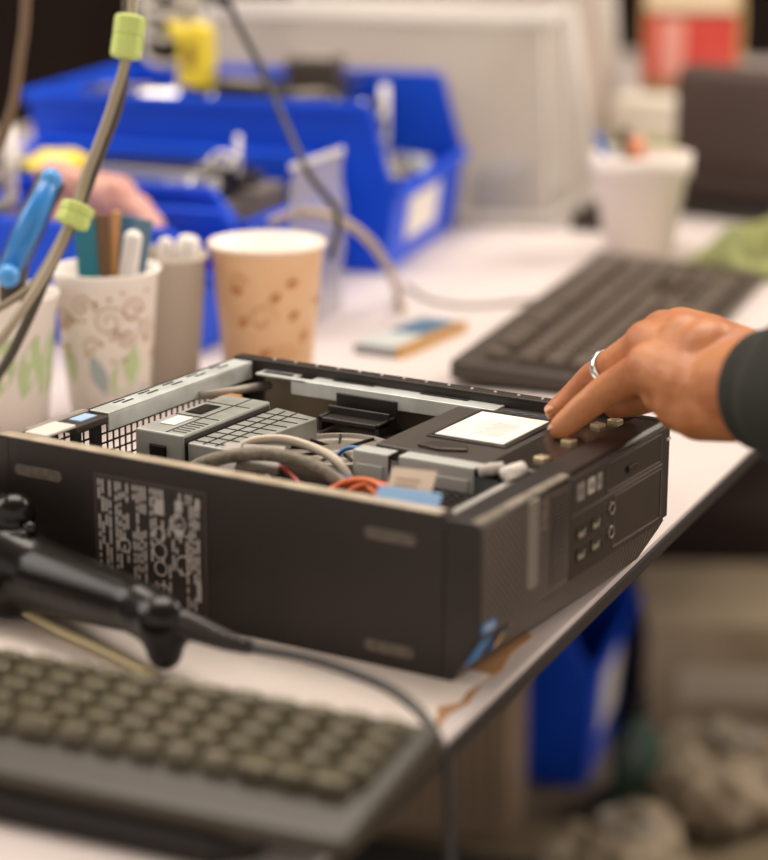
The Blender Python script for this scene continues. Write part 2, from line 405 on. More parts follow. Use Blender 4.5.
wire('blue_wire', [(-.150, .075, .04), (-.138, .080, .074), (-.122, .075, .072), (-.118, .06, .05)], .0022, mat('navy_wire', '2c4a7c', .4), None, 6)
# silver connector plate and tags
cm = Matrix.Translation((-.185, .070, .082)) @ Matrix.Rotation(.35, 4, 'Z') @ Matrix.Rotation(.35, 4, 'X')
MB().box(-.013, .013, -.012, .012, -.002, .002, cm).build('data_connector', mat('dull_connector', '8d877c', .45, .2), pc, .0006)
cm = Matrix.Translation((-.202, .062, .080)) @ Matrix.Rotation(.2, 4, 'Z') @ Matrix.Rotation(.9, 4, 'X')
MB().box(-.005, .005, -.012, .012, -.0003, .0003, cm).build('white_tag', WHITE, pc)
cm = Matrix.Translation((-.068, .042, .0885)) @ Matrix.Rotation(.18, 4, 'Z') @ Matrix.Rotation(.75, 4, 'X')
tg = MB().box(-.013, .013, -.014, .014, -.0003, .0003, cm).build('beige_tag', mat('beige_tag', 'cbb9a4', .7), pc)
cm2 = cm
pr_ = MB()
for i in range(5): pr_.box(-.009, .004+.001*(i%3), -.008+i*.0035, -.0068+i*.0035, .0003, .0005, cm)
pr_.build('tag_print', mat('brown_print', '9a7e6a', .7), tg)
cm = Matrix.Translation((-.050, .013, .0945)) @ Matrix.Rotation(.10, 4, 'Z') @ Matrix.Rotation(.9, 4, 'X')
MB().box(-.020, .017, -.0065, .0055, -.0003, .0004, cm).build('blue_tape', mat('pale_blue_tape', '8db4dc', .6), pc)

# ---- front bezel
def mesh_mat():
    m = bpy.data.materials.new('diamond_mesh_bezel'); m.use_nodes = True; nt = m.node_tree
    b = nt.nodes['Principled BSDF']; b.inputs['Roughness'].default_value = .42
    tc = nt.nodes.new('ShaderNodeTexCoord'); mp = nt.nodes.new('ShaderNodeMapping')
    mp.inputs['Rotation'].default_value = (D2R(45), 0, 0); mp.inputs['Scale'].default_value = (1, 330, 330)
    # rotation in the y-z plane, then a fine checker of punched cells
    mp2 = nt.nodes.new('ShaderNodeMapping'); mp2.inputs['Rotation'].default_value = (D2R(45), 0, 0)
    mp3 = nt.nodes.new('ShaderNodeMapping'); mp3.inputs['Scale'].default_value = (0, 300, 300)
    ck = nt.nodes.new('ShaderNodeTexVoronoi'); ck.inputs['Scale'].default_value = 1; ck.inputs['Randomness'].default_value = 0
    nt.links.new(tc.outputs['Object'], mp2.inputs[0]); nt.links.new(mp2.outputs[0], mp3.inputs[0]); nt.links.new(mp3.outputs[0], ck.inputs['Vector'])
    r = nt.nodes.new('ShaderNodeMapRange'); r.inputs[1].default_value = .28; r.inputs[2].default_value = .46; r.inputs[3].default_value = 1; r.inputs[4].default_value = 0
    nt.links.new(ck.outputs['Distance'], r.inputs[0])
    mx = nt.nodes.new('ShaderNodeMix'); mx.data_type = 'RGBA'; mx.inputs[6].default_value = lin('1d1714'); mx.inputs[7].default_value = lin('85786d')
    nt.links.new(r.outputs[0], mx.inputs[0]); nt.links.new(mx.outputs[2], b.inputs['Base Color'])
    bp = nt.nodes.new('ShaderNodeBump'); bp.inputs['Strength'].default_value = .8; bp.inputs['Distance'].default_value = .0008
    nt.links.new(r.outputs[0], bp.inputs['Height']); nt.links.new(bp.outputs[0], b.inputs['Normal'])
    return m
MESH = mesh_mat()
YB = .2365
prof = [(XF, .0), (XF, .092), (-.0035, .092), (0, .0885), (0, .030), (-.003, .024), (-.0165, .0015)]
bz = MB().prism(prof, 'y', 0, YB).build('front_bezel', BLACKP, pc, .0012, seg=3)
# mesh faced skin: upper face and the slanted chin
sk = MB(); sk.box(0, .0005, .001, .1035, .030, .0885)
sk.prism([(0, .0302), (.0005, .030), (-.0028, .0238), (-.0162, .0018), (-.0168, .0020), (-.0034, .0242)], 'y', .0015, YB-.001)
sk.build('mesh_grille', MESH, bz)
sc_ = MB().prism([(XF, .030), (XF, .092), (-.001, .092), (-.001, .030)], 'y', YB+.0006, W).build('bezel_end', BLACKP, bz, .0008)
MB().box(-.0012, 0, YB+.002, W-.001, .0795, .081).build('end_notch', GREYL, sc_)
# paler strip along the top edge
MB().box(-.007, -.0005, .001, .105, .0902, .0924).build('bezel_top_edge', mat('pale_edge', '9b9184', .4, .1, '776d61', 120), bz, .0008)
# pale vertical bar, side grille
MB().prism([(0, .0515), (.0012, .0515), (.0022, .055), (.0022, .061), (.0012, .064), (0, .064)][0:6] and [(.0, .052), (.0022, .0535), (.0026, .058), (.0022, .0625), (0, .064)], 'z', .0405, .0905).build('pale_bar', mat('pale_bar_paint', '8d857a', .4, .2), bz, .0004)
sg2 = MB()
for i in range(22):
    z = .034+i*.00245
    sg2.box(.0004, .0016, .080, .1015, z, z+.0011, None)
sg2.build('side_louvre', mat('louvre_plastic', '5a5049', .45), bz)
# control panel
cpn = MB().box(-.002, .0012, .1035, YB-.003, .0300, .0895).build('control_panel', BLACKG, bz, .0006)
cpn.data.materials[0] = mat('control_panel_black', '2b2420', .3, 0, '302824', 40, .08, 600)
pn = MB(); pn.box(.0012, .0018, .1515, .2245, .0725, .0860); pn.build('disc_tray', mat('tray_black', '251f1c', .28), cpn, .0005)
def frame(s, y0, y1, z0, z1, x, w_=.0006, d=.0006):
    s.box(x, x+d, y0, y1, z0, z0+w_); s.box(x, x+d, y0, y1, z1-w_, z1); s.box(x, x+d, y0, y0+w_, z0, z1); s.box(x, x+d, y1-w_, y1, z0, z1)
fr_ = MB(); frame(fr_, .150, .226, .0700, .0875, .0012); frame(fr_, .1595, .2275, .034, .0655, .0012, .0005); fr_.box(.0012, .0019, .104, .228, .0675, .0683)
fr_.build('panel_line', mat('panel_highlight', '6a5f56', .35), cpn)
MB().box(.0018, .0034, .176, .187, .0755, .0795).build('eject_button', BLACKG, cpn, .0004)
for i, (y, a, b_, mm) in enumerate(((.1155, .009, .0105, GREYP), (.1290, .0085, .0095, GREYL), (.1395, .0065, .010, GREYP))):
    ic = MB().box(.0012, .0017, y-a/2, y+a/2, .0800-b_/2, .0800+b_/2).build('front_icon_plate', mm, cpn, .0003)
    MB().box(.0017, .0019, y-a/5, y+a/5, .0800-b_/5, .0800+b_/5).build('icon', mat('icon_mark', '6f675e', .5), ic)
for (y, z) in ((.1180, .0555), (.1370, .0558), (.1180, .0425), (.1370, .0430)):
    s = MB(); frame(s, y-.0065, y+.0065, z-.0035, z+.0035, .0012, .0007)
    p_ = s.build('usb_port', BLACKG, cpn)
    MB().prism([(y-.005, z-.0028), (y+.0035, z-.0028), (y+.0045, z+.0028), (y+.001, z-.0005), (y-.005, z+.0005)], 'x', .0012, .0019).build('port_tongue', mat('port_metal', 'b5ac9d', .3, .6), p_)
for (y, z) in ((.1565, .0590), (.1565, .0445)):
    s = MB(); s.tube([(.0018, y+.0033*math.cos(2*PI*i/18), z+.0033*math.sin(2*PI*i/18)) for i in range(19)], .0008, 5)
    s.build('audio_jack', mat('jack_ring', '8c8378', .3, .4), cpn, 0, True)
# maker's letters, upright along the bezel
def text_mesh(txt, size, m, mtx, name, parent, ext=.0002):
    cu = bpy.data.curves.new(name, 'FONT'); cu.body = txt; cu.size = size; cu.extrude = ext; cu.align_x = 'CENTER'; cu.align_y = 'CENTER'
    tmp = bpy.data.objects.new(name+'_tmp', cu); C.objects.link(tmp); bpy.context.view_layer.update()
    me = bpy.data.meshes.new_from_object(tmp.evaluated_get(bpy.context.evaluated_depsgraph_get()))
    bpy.data.objects.remove(tmp); me.transform(mtx); me.materials.clear(); me.materials.append(m)
    o = bpy.data.objects.new(name, me); C.objects.link(o); o.parent = parent; return o
MX = Matrix(((0, 0, 1, 0), (1, 0, 0, 0), (0, 1, 0, 0), (0, 0, 0, 1)))       # text plane -> facing +x
text_mesh('DELL', .0085, mat('logo_silver', 'a39b90', .3, .5), Matrix.Translation((.0008, .0715, .0785)) @ MX @ Matrix.Rotation(PI/2, 4, 'Z'), 'maker_letters', bz)
# stickers on the lower chin
ca = math.atan2(.0134, .022)
def chin(y, s):    # s = 0 top .. 1 bottom of slanted chin
    return Vector((-.0028-.0134*s+.0007, y, .0238-.022*s-.0003))
def sticker(y0, y1, s0, s1, m, name):
    o = MB(); a, b, c, d = chin(y0, s0), chin(y1, s0), chin(y1, s1), chin(y0, s1); n = Vector((.022, 0, -.0134)).normalized()*.0004
    vs = [o.b.verts.new(v) for v in (a, b, c, d)]+[o.b.verts.new(v+n) for v in (a, b, c, d)]
    for f in ((0,1,2,3),(4,7,6,5),(0,4,5,1),(1,5,6,2),(2,6,7,3),(3,7,4,0)): o.b.faces.new([vs[i] for i in f])
    return o.build(name, m, bz)
s1 = MB().box(.0004, .0009, .0015, .0165, .0240+.0065, .0360).build('blue_sticker', mat('sticker_blue', '3d8ed0', .35), bz)
s1.data.materials[0] = MATS['sticker_blue']
sticker(.0012, .0160, -.1, .55, mat('sticker_blue', '3d8ed0', .35), 'blue_sticker_lower')
text_mesh('intel', .0062, WHITE, Matrix.Translation((.0010, .0090, .0335)) @ MX, 'chip_maker_letters', bz, .00005)
sticker(.0235, .0385, -.05, .62, mat('sticker_dark_blue', '2d3b52', .35), 'badge_sticker')
for (i, j, cc) in ((0, 0, 'd0552f'), (1, 0, '7fae3a'), (0, 1, '3d7fc6'), (1, 1, 'e5c63a')):
    o = sticker(.0270+i*.0042, .0306+i*.0042, .08+j*.24, .28+j*.24, mat('badge_pane_%s' % cc, cc, .35), 'badge_pane')
    for v in o.data.vertices: v.co += Vector((.0004, 0, -.00025))
for (x, y) in ((-.29, .03), (-.06, .03), (-.29, .21), (-.06, .21)):
    MB().lathe([(0, 0), (.007, 0), (.007, .003), (0, .003)], (x, y, 0), 16).build('foot', BLACKP, pc)

# ---------------------------------------------------------------- sheets under the computer
cb = MB().prism([(.007, -.062), (.002, -.036), (.0035, -.018), (-.0035, .010), (-.0025, .03), (-.010, .055), (-.012, .085), (-.05, .12), (-.28, .12), (-.30, -.02)], 'z', 0, .0006)
tag(cb.build('cardboard_sheet', mat('brown_cardboard', 'b78a5c', .85, 0, 'a87b4d', 50), None, 0, loc=T(0, 0, .0001)), 'torn brown cardboard sheet sticking out from under the computer', 'cardboard')
e = [(-.004, .02), (-.003, -.008), (.001, -.022), (-.006, -.034), (.0015, -.047), (.004, -.060), (-.06, -.073), (-.16, -.086), (-.32, -.105), (-.36, -.03), (-.33, .02)]
tag(MB().prism(e, 'z', 0, .0006).build('paper_sheet', PAPER, None, 0, loc=T(0, 0, .0009)), 'white paper sheet with a ragged edge beneath the computer', 'paper')
tag(MB().tube(spline([(-0.3330, -0.0302, 0.0040), (-0.2861, -0.0404, 0.0060), (-0.2362, -0.0566, 0.0050), (-0.1921, -0.0681, 0.0040), (-0.1557, -0.0790, 0.0030)]), .0045, 8, flat=.5).build('paper_strip', mat('cream_strip', 'd9c99c', .6), None, 0, True, loc=T(0, 0, .0015)), 'cream coloured strip lying on the bench below the scanner handle', 'strip')

# ---------------------------------------------------------------- keyboards
def keyboard(name, label, loc, rz, kmat, bmat, width=.45, depth=.14, yk=1.0, yo=.022, plain=False):
    kb = thing(name, label, 'keyboard', loc, rz)
    MB().prism([(0, .0), (0, .010), (.03, .014), (depth, .022), (depth, .004)], 'x', -width/2, width/2).build('case', bmat, kb, .004, seg=3)
    u = .01905; base = None; cnt = 0; extra = MB(); k0 = {}
    def key(x, row, wu, dep=1.0):
        nonlocal cnt
        y = yo+row*u*yk+(0 if row < 5 else .004); z = .0125+(y/depth)*.0098
        hw = wu*u/2-.0012; hd = dep*u*yk/2-.0012
        cnt += 1
        if cnt > 100:
            extra.prism([(x-hw, y-hd), (x+hw, y-hd), (x+hw, y+hd), (x-hw, y+hd)], 'z', z, z+.007); return
        if (wu, dep) not in k0:
            m = MB(); b = m.b
            lo = [b.verts.new(p) for p in ((-hw, -hd, 0), (hw, -hd, 0), (hw, hd, 0), (-hw, hd, 0))]
            hi = [b.verts.new(p) for p in ((-hw+.0022, -hd+.0018, .0082), (hw-.0022, -hd+.0018, .0082), (hw-.0022, hd-.003, .0082), (-hw+.0022, hd-.003, .0082))]
            b.faces.new(lo[::-1]); b.faces.new(hi)
            for i in range(4): b.faces.new((lo[i], lo[(i+1)%4], hi[(i+1)%4], hi[i]))
            o = m.build('key', kmat, kb, .0009); k0[(wu, dep)] = o
        else:
            o = k0[(wu, dep)].copy(); C.objects.link(o); o.parent = kb
        o.location = (x, y, z); o.rotation_euler = (D2R(4), 0, 0)
    x0 = -width/2+(.009 if plain else .012)
    def row(r, ws, start=0):
        x = start
        for w_ in ws:
            if w_ > 0: key(x0+(x+w_/2)*u, r, w_)
            x += abs(w_)
    if plain:
        for q in (4, 3, 2, 1): row(q, [1]*22)
        row(0, [1.25]*3+[6.25]+[1.25]*3+[1]*8+[-.25])
        if cnt > 100: tag(extra.build('small_keys', kmat, kb, .0008), kind='stuff')
        return kb
    row(5, [1]+[-1]+[1]*4+[-.5]+[1]*4+[-.5]+[1]*4+[-.25]+[1]*3+[-.25]+[1]*4)
    row(4, [1]*13+[2]+[-.25]+[1]*3+[-.25]+[1]*4)
    row(3, [1.5]+[1]*12+[1.5]+[-.25]+[1]*3+[-.25]+[1]*4)
    row(2, [1.75]+[1]*11+[2.25]+[-3.5]+[1]*3)
    row(1, [2.25]+[1]*10+[2.75]+[-1.25]+[1]+[-1.25]+[1]*4)
    row(0, [1.25, 1.25, 1.25, 6.25, 1.25, 1.25, 1.25, 1.25]+[-.25]+[1]*3+[-.25]+[2, 1])
    if cnt > 100: tag(extra.build('small_keys', kmat, kb, .0008), kind='stuff')
    return kb
KM1 = mat('worn_key_plastic', '716b56', .16, 0, '5a5442', 90)
KB1 = mat('keyboard_case_black', '383125', .38)
ka = D2R(6.4)
kr = Vector((.047, -.122))       # right rear corner of the near keyboard
kx, ky = Vector((math.cos(ka), math.sin(ka))), Vector((-math.sin(ka), math.cos(ka)))
ko = kr-kx*.2185-ky*.108
keyboard('keyboard', 'black keyboard with worn shiny keys in the foreground, at the bench corner', T(ko.x, ko.y, .0125), ka, KM1, KB1, .437, .108, .72, .036, True)
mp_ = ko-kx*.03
md = thing('under_keyboard_slab', 'black slab added for the dark band under the front edge of the nearest keyboard', 'mat', T(mp_.x, mp_.y), ka)  # added slab that darkens the gap below the keyboard front
MB().prism([(-.22, -.006), (.185, -.006), (.20, .008), (.205, .115), (-.22, .115)], 'z', 0, .012).build('slab_body', mat('dark_band_black', '1d1815', .8), md, .001)
KM2 = mat('matte_key_plastic', '5a4f44', .45)
KB2 = mat('far_keyboard_case', '40372f', .4)
fa = D2R(90+11.5)
P1 = Vector(((-0.3322, 0.5606, 0.0100)[0], (-0.3322, 0.5606, 0.0100)[1]))
fx, fy = Vector((math.cos(fa), math.sin(fa))), Vector((-math.sin(fa), math.cos(fa)))
# local +x runs away from camera, local +y to the picture's left: P1 is the near left corner
fo = P1+fx*.25-fy*.17
keyboard('keyboard', 'black keyboard lying lengthwise on the bench behind the hand', T(fo.x, fo.y, .0005), fa, KM2, KB2, .50, .17, 1.15)

# ---------------------------------------------------------------- barcode scanner
SCB = mat('scanner_black', '120e0b', .24, spec=.3)
scn = thing('barcode_scanner', 'glossy black handheld barcode scanner lying before the computer with its cord trailing right', 'scanner', T(-.25, -.05))
def rel(p, o=(-.25, -.05, 0)): return Vector(p)-Vector(o)
b = MB()
hA, hB, hC = rel((-0.3085, -0.0384, 0.0368)), rel((-0.2609, -0.0425, 0.0295)), rel((-0.1720, -0.0664, 0.0345))
b.cap(hA, hB, .024, .0215); b.cap(hB, hC, .0215, .0145)
b.cap(rel((-0.3330, -0.0313, 0.0478)), rel((-0.2815, -0.0445, 0.0240)), .028, .022)
b.ball(rel((-0.2860, -0.0333, 0.0598)), .0130)
b.cap(rel((-0.3193, -0.0334, 0.0537)), rel((-0.2878, -0.0321, 0.0592)), .02, .0105)
b.cap(hC, rel((-0.1557, -0.0696, 0.0318)), .0150, .0155)
b.cap(rel((-0.1530, -0.0716, 0.0318)), rel((-0.1498, -0.0747, 0.0164)), .0155, .0100)
b.cap(rel((-0.1546, -0.0719, 0.0339)), rel((-0.1435, -0.0694, 0.0284)), .010, .0085)
b.cap(rel((-0.3373, -0.0412, 0.0252)), rel((-0.3125, -0.0447, 0.0061)), .03, .026)
o = b.build('scanner_body', SCB, scn, 0, True)
rm_ = o.modifiers.new('merge', 'REMESH'); rm_.mode = 'VOXEL'; rm_.voxel_size = .0018; rm_.use_smooth_shade = True
sm_ = o.modifiers.new('smooth', 'SMOOTH'); sm_.factor = .7; sm_.iterations = 10
s = MB(); s.ball(rel((-0.2695, -0.0394, 0.0552)), .0045, 2); s.ball(rel((-0.2705, -0.0436, 0.0515)), .004, 2); s.build('trigger_stud', BLACKG, scn, 0, True)
s = MB(); pts = spline([rel((-0.1438, -0.0705, 0.0332)), rel((-0.1316, -0.0678, 0.0302)), rel((-0.1168, -0.0660, 0.0269)), rel((-0.1029, -0.0612, 0.0236))], 6)
s.tube(pts, [.0082-.0045*i/(len(pts)-1) for i in range(len(pts))], 12)
for i in range(2, len(pts)-1, 2): s.ball(pts[i], .0088-.0045*i/(len(pts)-1), 2)
s.build('strain_relief', BLACKP, scn, 0, True)
cpts = spline([rel(p) for p in ((-0.1038, -0.0618, 0.0236), (-0.0662, -0.0713, 0.0294), (-0.0308, -0.0797, 0.0313), (-0.0005, -0.0865, 0.0293), (0.0260, -0.1001, 0.0241), (0.0427, -0.1137, 0.0148), (0.0502, -0.1209, -0.0027), (0.0534, -0.1263, -0.0255), (0.0636, -0.1416, -0.0731), (0.0670, -0.1578, -0.1485))], 8)
MB().tube(cpts, .0028, 8).build('cord', mat('black_cord', '241e1a', .4), scn, 0, True)

# ---------------------------------------------------------------- the person: left hand, forearm and sleeve
def PW(p): return Vector((p[0], p[1], p[2]+TZ))
per = thing('person', 'person in a dark olive sleeve and silver ring, reaching down to press the computer front', 'person', (0.30, -0.02, 0))
def pr2(p): return PW(p)-Vector((0.30, -0.02, 0))
FING = {
 'pinky': ([(-0.0415, 0.1755, 0.0968), (-0.0328, 0.1814, 0.1064), (-0.0192, 0.1864, 0.1194), (0.0154, 0.1732, 0.1417)], [.0078, .0090, .0102, .0130]),
 'ring':  ([(-0.0591, 0.2041, 0.0982), (-0.0535, 0.2144, 0.1048), (-0.0401, 0.2149, 0.1190), (0.0027, 0.1981, 0.1487)], [.0076, .0088, .0100, .0130]),
 'mid':   ([(-0.0576, 0.2315, 0.0979), (-0.0571, 0.2472, 0.1009), (-0.0442, 0.2506, 0.1172), (0.0028, 0.2205, 0.1503)], [.0074, .0084, .0096, .0130]),
 'index': ([(-0.0504, 0.2535, 0.0965), (-0.0489, 0.2676, 0.1001), (-0.0343, 0.2644, 0.1194), (0.0069, 0.2348, 0.1498)], [.0074, .0084, .0096, .0130]),
 'thumb': ([(-0.0292, 0.2227, 0.1006), (-0.0175, 0.2260, 0.1040), (0.0066, 0.2120, 0.1172), (0.0398, 0.1892, 0.1350)], [.0075, .0088, .0105, .0150]),
}
hb = MB()
for k, (j, r) in FING.items():
    j = [pr2(p) for p in j]
    for i in range(3): hb.cap(j[i], j[i+1], r[i], r[i+1])
wr = [pr2((0.0769, 0.1508, 0.1344)), pr2((0.0710, 0.1615, 0.1410)), pr2((0.0672, 0.1731, 0.1466)), pr2((0.0661, 0.1829, 0.1491))]
for (k, wj) in zip(('pinky', 'ring', 'mid', 'index'), wr):
    m = pr2(FING[k][0][3]); mid = m.lerp(wj, .5)
    hb.cap(m, mid, .0150, .0190); hb.cap(mid, wj, .0185, .0205)
hb.ball(pr2((0.0320, 0.1879, 0.1567)), .0165); hb.ball(pr2((0.0418, 0.1636, 0.1267)), .0185); hb.ball(pr2((0.0248, 0.1743, 0.1279)), .0145)
hb.cap(pr2((0.0535, 0.1579, 0.1250)), pr2((0.0791, 0.1455, 0.1325)), .018, .0195)
hb.cap(pr2((0.0200, 0.1934, 0.1470)), pr2((0.0501, 0.1773, 0.1540)), .017, .0195)
wc = pr2((0.0771, 0.1536, 0.1429)); el = pr2((0.2625, 0.0170, 0.1814))
hb.cap(wc, wc.lerp(el, .35), .0265, .031)
hb.cap(wc.lerp(el, .35), el, .031, .036)
hand = hb.build('body', SKIN, per, 0, True)
rm_ = hand.modifiers.new('merge', 'REMESH'); rm_.mode = 'VOXEL'; rm_.voxel_size = .0013; rm_.use_smooth_shade = True
sm_ = hand.modifiers.new('smooth', 'SMOOTH'); sm_.factor = .7; sm_.iterations = 26
# ring band round the ring finger
jr = [pr2(p) for p in FING['ring'][0]]; ax = (jr[3]-jr[2]).normalized(); rc = jr[2].lerp(jr[3], .27)
uu = ax.cross(Vector((0, 0, 1))).normalized(); vv = ax.cross(uu)
s = MB(); n1, n2 = 40, 8
rings = []
for i in range(n1):
    a = 2*PI*i/n1; d = uu*math.cos(a)+vv*math.sin(a)
    rings.append([s.b.verts.new(rc+d*(.0112+.0010*math.cos(2*PI*k/n2))+ax*.0032*math.sin(2*PI*k/n2)) for k in range(n2)])
for i in range(n1):
    for k in range(n2): s.b.faces.new((rings[i][k], rings[(i+1)%n1][k], rings[(i+1)%n1][(k+1)%n2], rings[i][(k+1)%n2]))
s.build('finger_ring', mat('silver_ring', 'e9e7e2', .18, .9), per, 0, True)
# nails
for k, m_ in (('pinky', 1), ('ring', 1)):
    j = [pr2(p) for p in FING[k][0]]; d = (j[0]-j[1]).normalized(); up = (Vector((0, 0, 1))-d*d.z).normalized()
    sd = d.cross(up); rot = Matrix((d, sd, up)).transposed()
    MB().ball(j[0]+d*.0012+up*.0044, .0055, 3, (1, .8, .35), rot).build('fingernail', mat('nail', 'd49a7c', .3), per, 0, True)
# sleeve
cf = pr2((0.1006, 0.1332, 0.1483)); cd = (el-cf).normalized()
ups = Vector((0, 0, 1)); ups = (ups-cd*ups.dot(cd)).normalized(); sds = cd.cross(ups)
def ring_at(b_, t_, rv_, rh_, wob=0):
    c_ = cf+cd*t_
    return [b_.verts.new(c_+ups*math.sin(2*PI*k/32)*(rv_+wob*math.sin(5*2*PI*k/32+t_*60))+sds*math.cos(2*PI*k/32)*(rh_+wob*math.cos(3*2*PI*k/32))) for k in range(32)]
s = MB(); prof_ = [(.006, .0285, .0275, 0), (.0, .0295, .0285, 0), (.0, .0315, .0300, 0), (.003, .0335, .032, 0), (.012, .0345, .033, 0), (.026, .0345, .033, .0004), (.030, .040, .038, .0012), (.045, .045, .042, .0018), (.08, .047, .044, .002), (.14, .050, .047, .0022), (.22, .054, .05, .0022), (.30, .056, .052, .002), (.32, .045, .042, 0), (.325, .02, .02, 0)]
rs = [ring_at(s.b, *p) for p in prof_]
for a, b_ in zip(rs, rs[1:]):
    for k in range(32): s.b.faces.new((a[k], a[(k+1)%32], b_[(k+1)%32], b_[k]))
s.b.faces.new(rs[-1])
s.build('sleeve', CLOTHD, per, 0, True)

# ---------------------------------------------------------------- cups
def cup_prof(rt, rb, h, rim=.002, lip=True):
    w_ = .0012
    p = [(0, 0.002), (rb-.002, .002), (rb-.0008, 0), (rb, 0), (rt-.0006, h-.004), (rt+rim*.6, h-.003), (rt+rim, h-.0015), (rt+rim*.6, h), (rt-.001, h), (rt-.002, h-.002), (rb-w_, .006), (0, .006)]
    return p
def pattern_mat(name, base, c1, c2, sc):
    m = bpy.data.materials.new(name); m.use_nodes = True; nt = m.node_tree; b = nt.nodes['Principled BSDF']; b.inputs['Roughness'].default_value = .5
    tc = nt.nodes.new('ShaderNodeTexCoord'); n = nt.nodes.new('ShaderNodeTexNoise'); n.inputs['Scale'].default_value = sc; n.inputs['Detail'].default_value = 0
    v = nt.nodes.new('ShaderNodeTexVoronoi'); v.feature = 'DISTANCE_TO_EDGE'; v.inputs['Scale'].default_value = sc*1.1
    n2 = nt.nodes.new('ShaderNodeTexNoise'); n2.inputs['Scale'].default_value = sc*.5
    for q in (n, n2): nt.links.new(tc.outputs['Object'], q.inputs['Vector'])
    mixv = nt.nodes.new('ShaderNodeMix'); mixv.data_type = 'RGBA'; mixv.inputs[0].default_value = .04
    nt.links.new(tc.outputs['Object'], mixv.inputs[6]); nt.links.new(n.outputs['Color'], mixv.inputs[7]); nt.links.new(mixv.outputs[2], v.inputs['Vector'])
    r1 = nt.nodes.new('ShaderNodeMapRange'); r1.inputs[1].default_value = .05; r1.inputs[2].default_value = .09; r1.inputs[3].default_value = 1; r1.inputs[4].default_value = 0
    nt.links.new(v.outputs['Distance'], r1.inputs[0])
    r2 = nt.nodes.new('ShaderNodeMapRange'); r2.inputs[1].default_value = .56; r2.inputs[2].default_value = .62
    nt.links.new(n2.outputs['Fac'], r2.inputs[0])
    m1 = nt.nodes.new('ShaderNodeMix'); m1.data_type = 'RGBA'; m1.inputs[6].default_value = lin(base); m1.inputs[7].default_value = lin(c2); nt.links.new(r2.outputs[0], m1.inputs[0])
    m2 = nt.nodes.new('ShaderNodeMix'); m2.data_type = 'RGBA'; m2.inputs[7].default_value = lin(c1); nt.links.new(r1.outputs[0], m2.inputs[0]); nt.links.new(m1.outputs[2], m2.inputs[6])
    nt.links.new(m2.outputs[2], b.inputs['Base Color']); return m
def curl(s, rt, rb, h, a0, z0, R_, turns, rad=.0005):
    pts = []
    for i in range(int(26*turns)):
        q = i/(26*turns); r_ = R_*(1-q*.8); th = q*turns*2*PI
        zz = z0+r_*math.sin(th); rr = rb+(rt-rb)*zz/h+.0003; aa = a0+r_*math.cos(th)/rr
        pts.append((rr*math.cos(aa), rr*math.sin(aa), zz))
    s.tube(pts, rad, 5)
def paper_cup(name, label, loc, rt, rb, h, m, rz=0):
    c = thing(name, label, 'cup', loc, rz); MB().lathe(cup_prof(rt, rb, h), n=56).build('cup_wall', m, c, 0, True); return c
view = math.atan2(-.95-.35, .51+.5)      # side of the cups that is turned to the room
CUPW = mat('white_cup_paper', 'f6efe6', .5)
cw = paper_cup('paper_cup', 'white paper cup with brown swirls and green leaves, full of memory sticks', T(-.516, .350), .0405, .0300, .115, CUPW)
s = MB()
for (a, z, R_, tu) in ((0.05, .080, .013, 1.6), (-.5, .092, .009, 1.3), (.55, .088, .010, 1.4), (-.35, .060, .008, 1.2), (.4, .064, .008, 1.2), (.9, .07, .009, 1.3), (-.95, .078, .009, 1.4)):
    curl(s, .0405, .0300, .115, view+a, z, R_, tu)
for i in range(34):
    a = view+random.uniform(-1.3, 1.3); z = random.uniform(.045, .105); rr = .030+.0105*z/.115+.0003
    s.ball((rr*math.cos(a), rr*math.sin(a), z), .0019, 1, (1, 1, .7))
s.build('brown_swirls', mat('swirl_brown', 'c49a6c', .6), cw, 0, True)
def leaf(s, a, z, la, w_, tilt, rt=.0405, rb=.030, h=.115):
    P = []
    for i in range(9):
        q = i/8; wd = w_*math.sin(PI*q)
        P.append((q*la, wd))
    pts = [(x, y) for x, y in P]+[(x, -y) for x, y in P[-2:0:-1]]
    lo, hi = [], []
    for x, y in pts:
        X_ = x*math.cos(tilt)-y*math.sin(tilt); Z_ = z+x*math.sin(tilt)+y*math.cos(tilt)
        rr = rb+(rt-rb)*Z_/h; aa = a+X_/rr
        lo.append(s.b.verts.new((rr*math.cos(aa), rr*math.sin(aa), Z_))); hi.append(s.b.verts.new(((rr+.0005)*math.cos(aa), (rr+.0005)*math.sin(aa), Z_)))
    s.b.faces.new(lo); s.b.faces.new(hi[::-1]); n = len(lo)
    for i in range(n): s.b.faces.new((lo[i], lo[(i+1)%n], hi[(i+1)%n], hi[i]))
s = MB(); leaf(s, view+.1, .022, .036, .010, 1.0); leaf(s, view+.5, .03, .03, .007, 1.4); leaf(s, view-.9, .03, .03, .008, 1.8)
s.build('green_leaves', mat('leaf_green', 'bdcf9d', .6), cw)
s = MB(); leaf(s, view-.05, .022, .034, .006, 1.9); leaf(s, view+.25, .012, .03, .005, .5)
s.build('grey_leaves', mat('leaf_grey', 'a9b5b4', .6), cw)

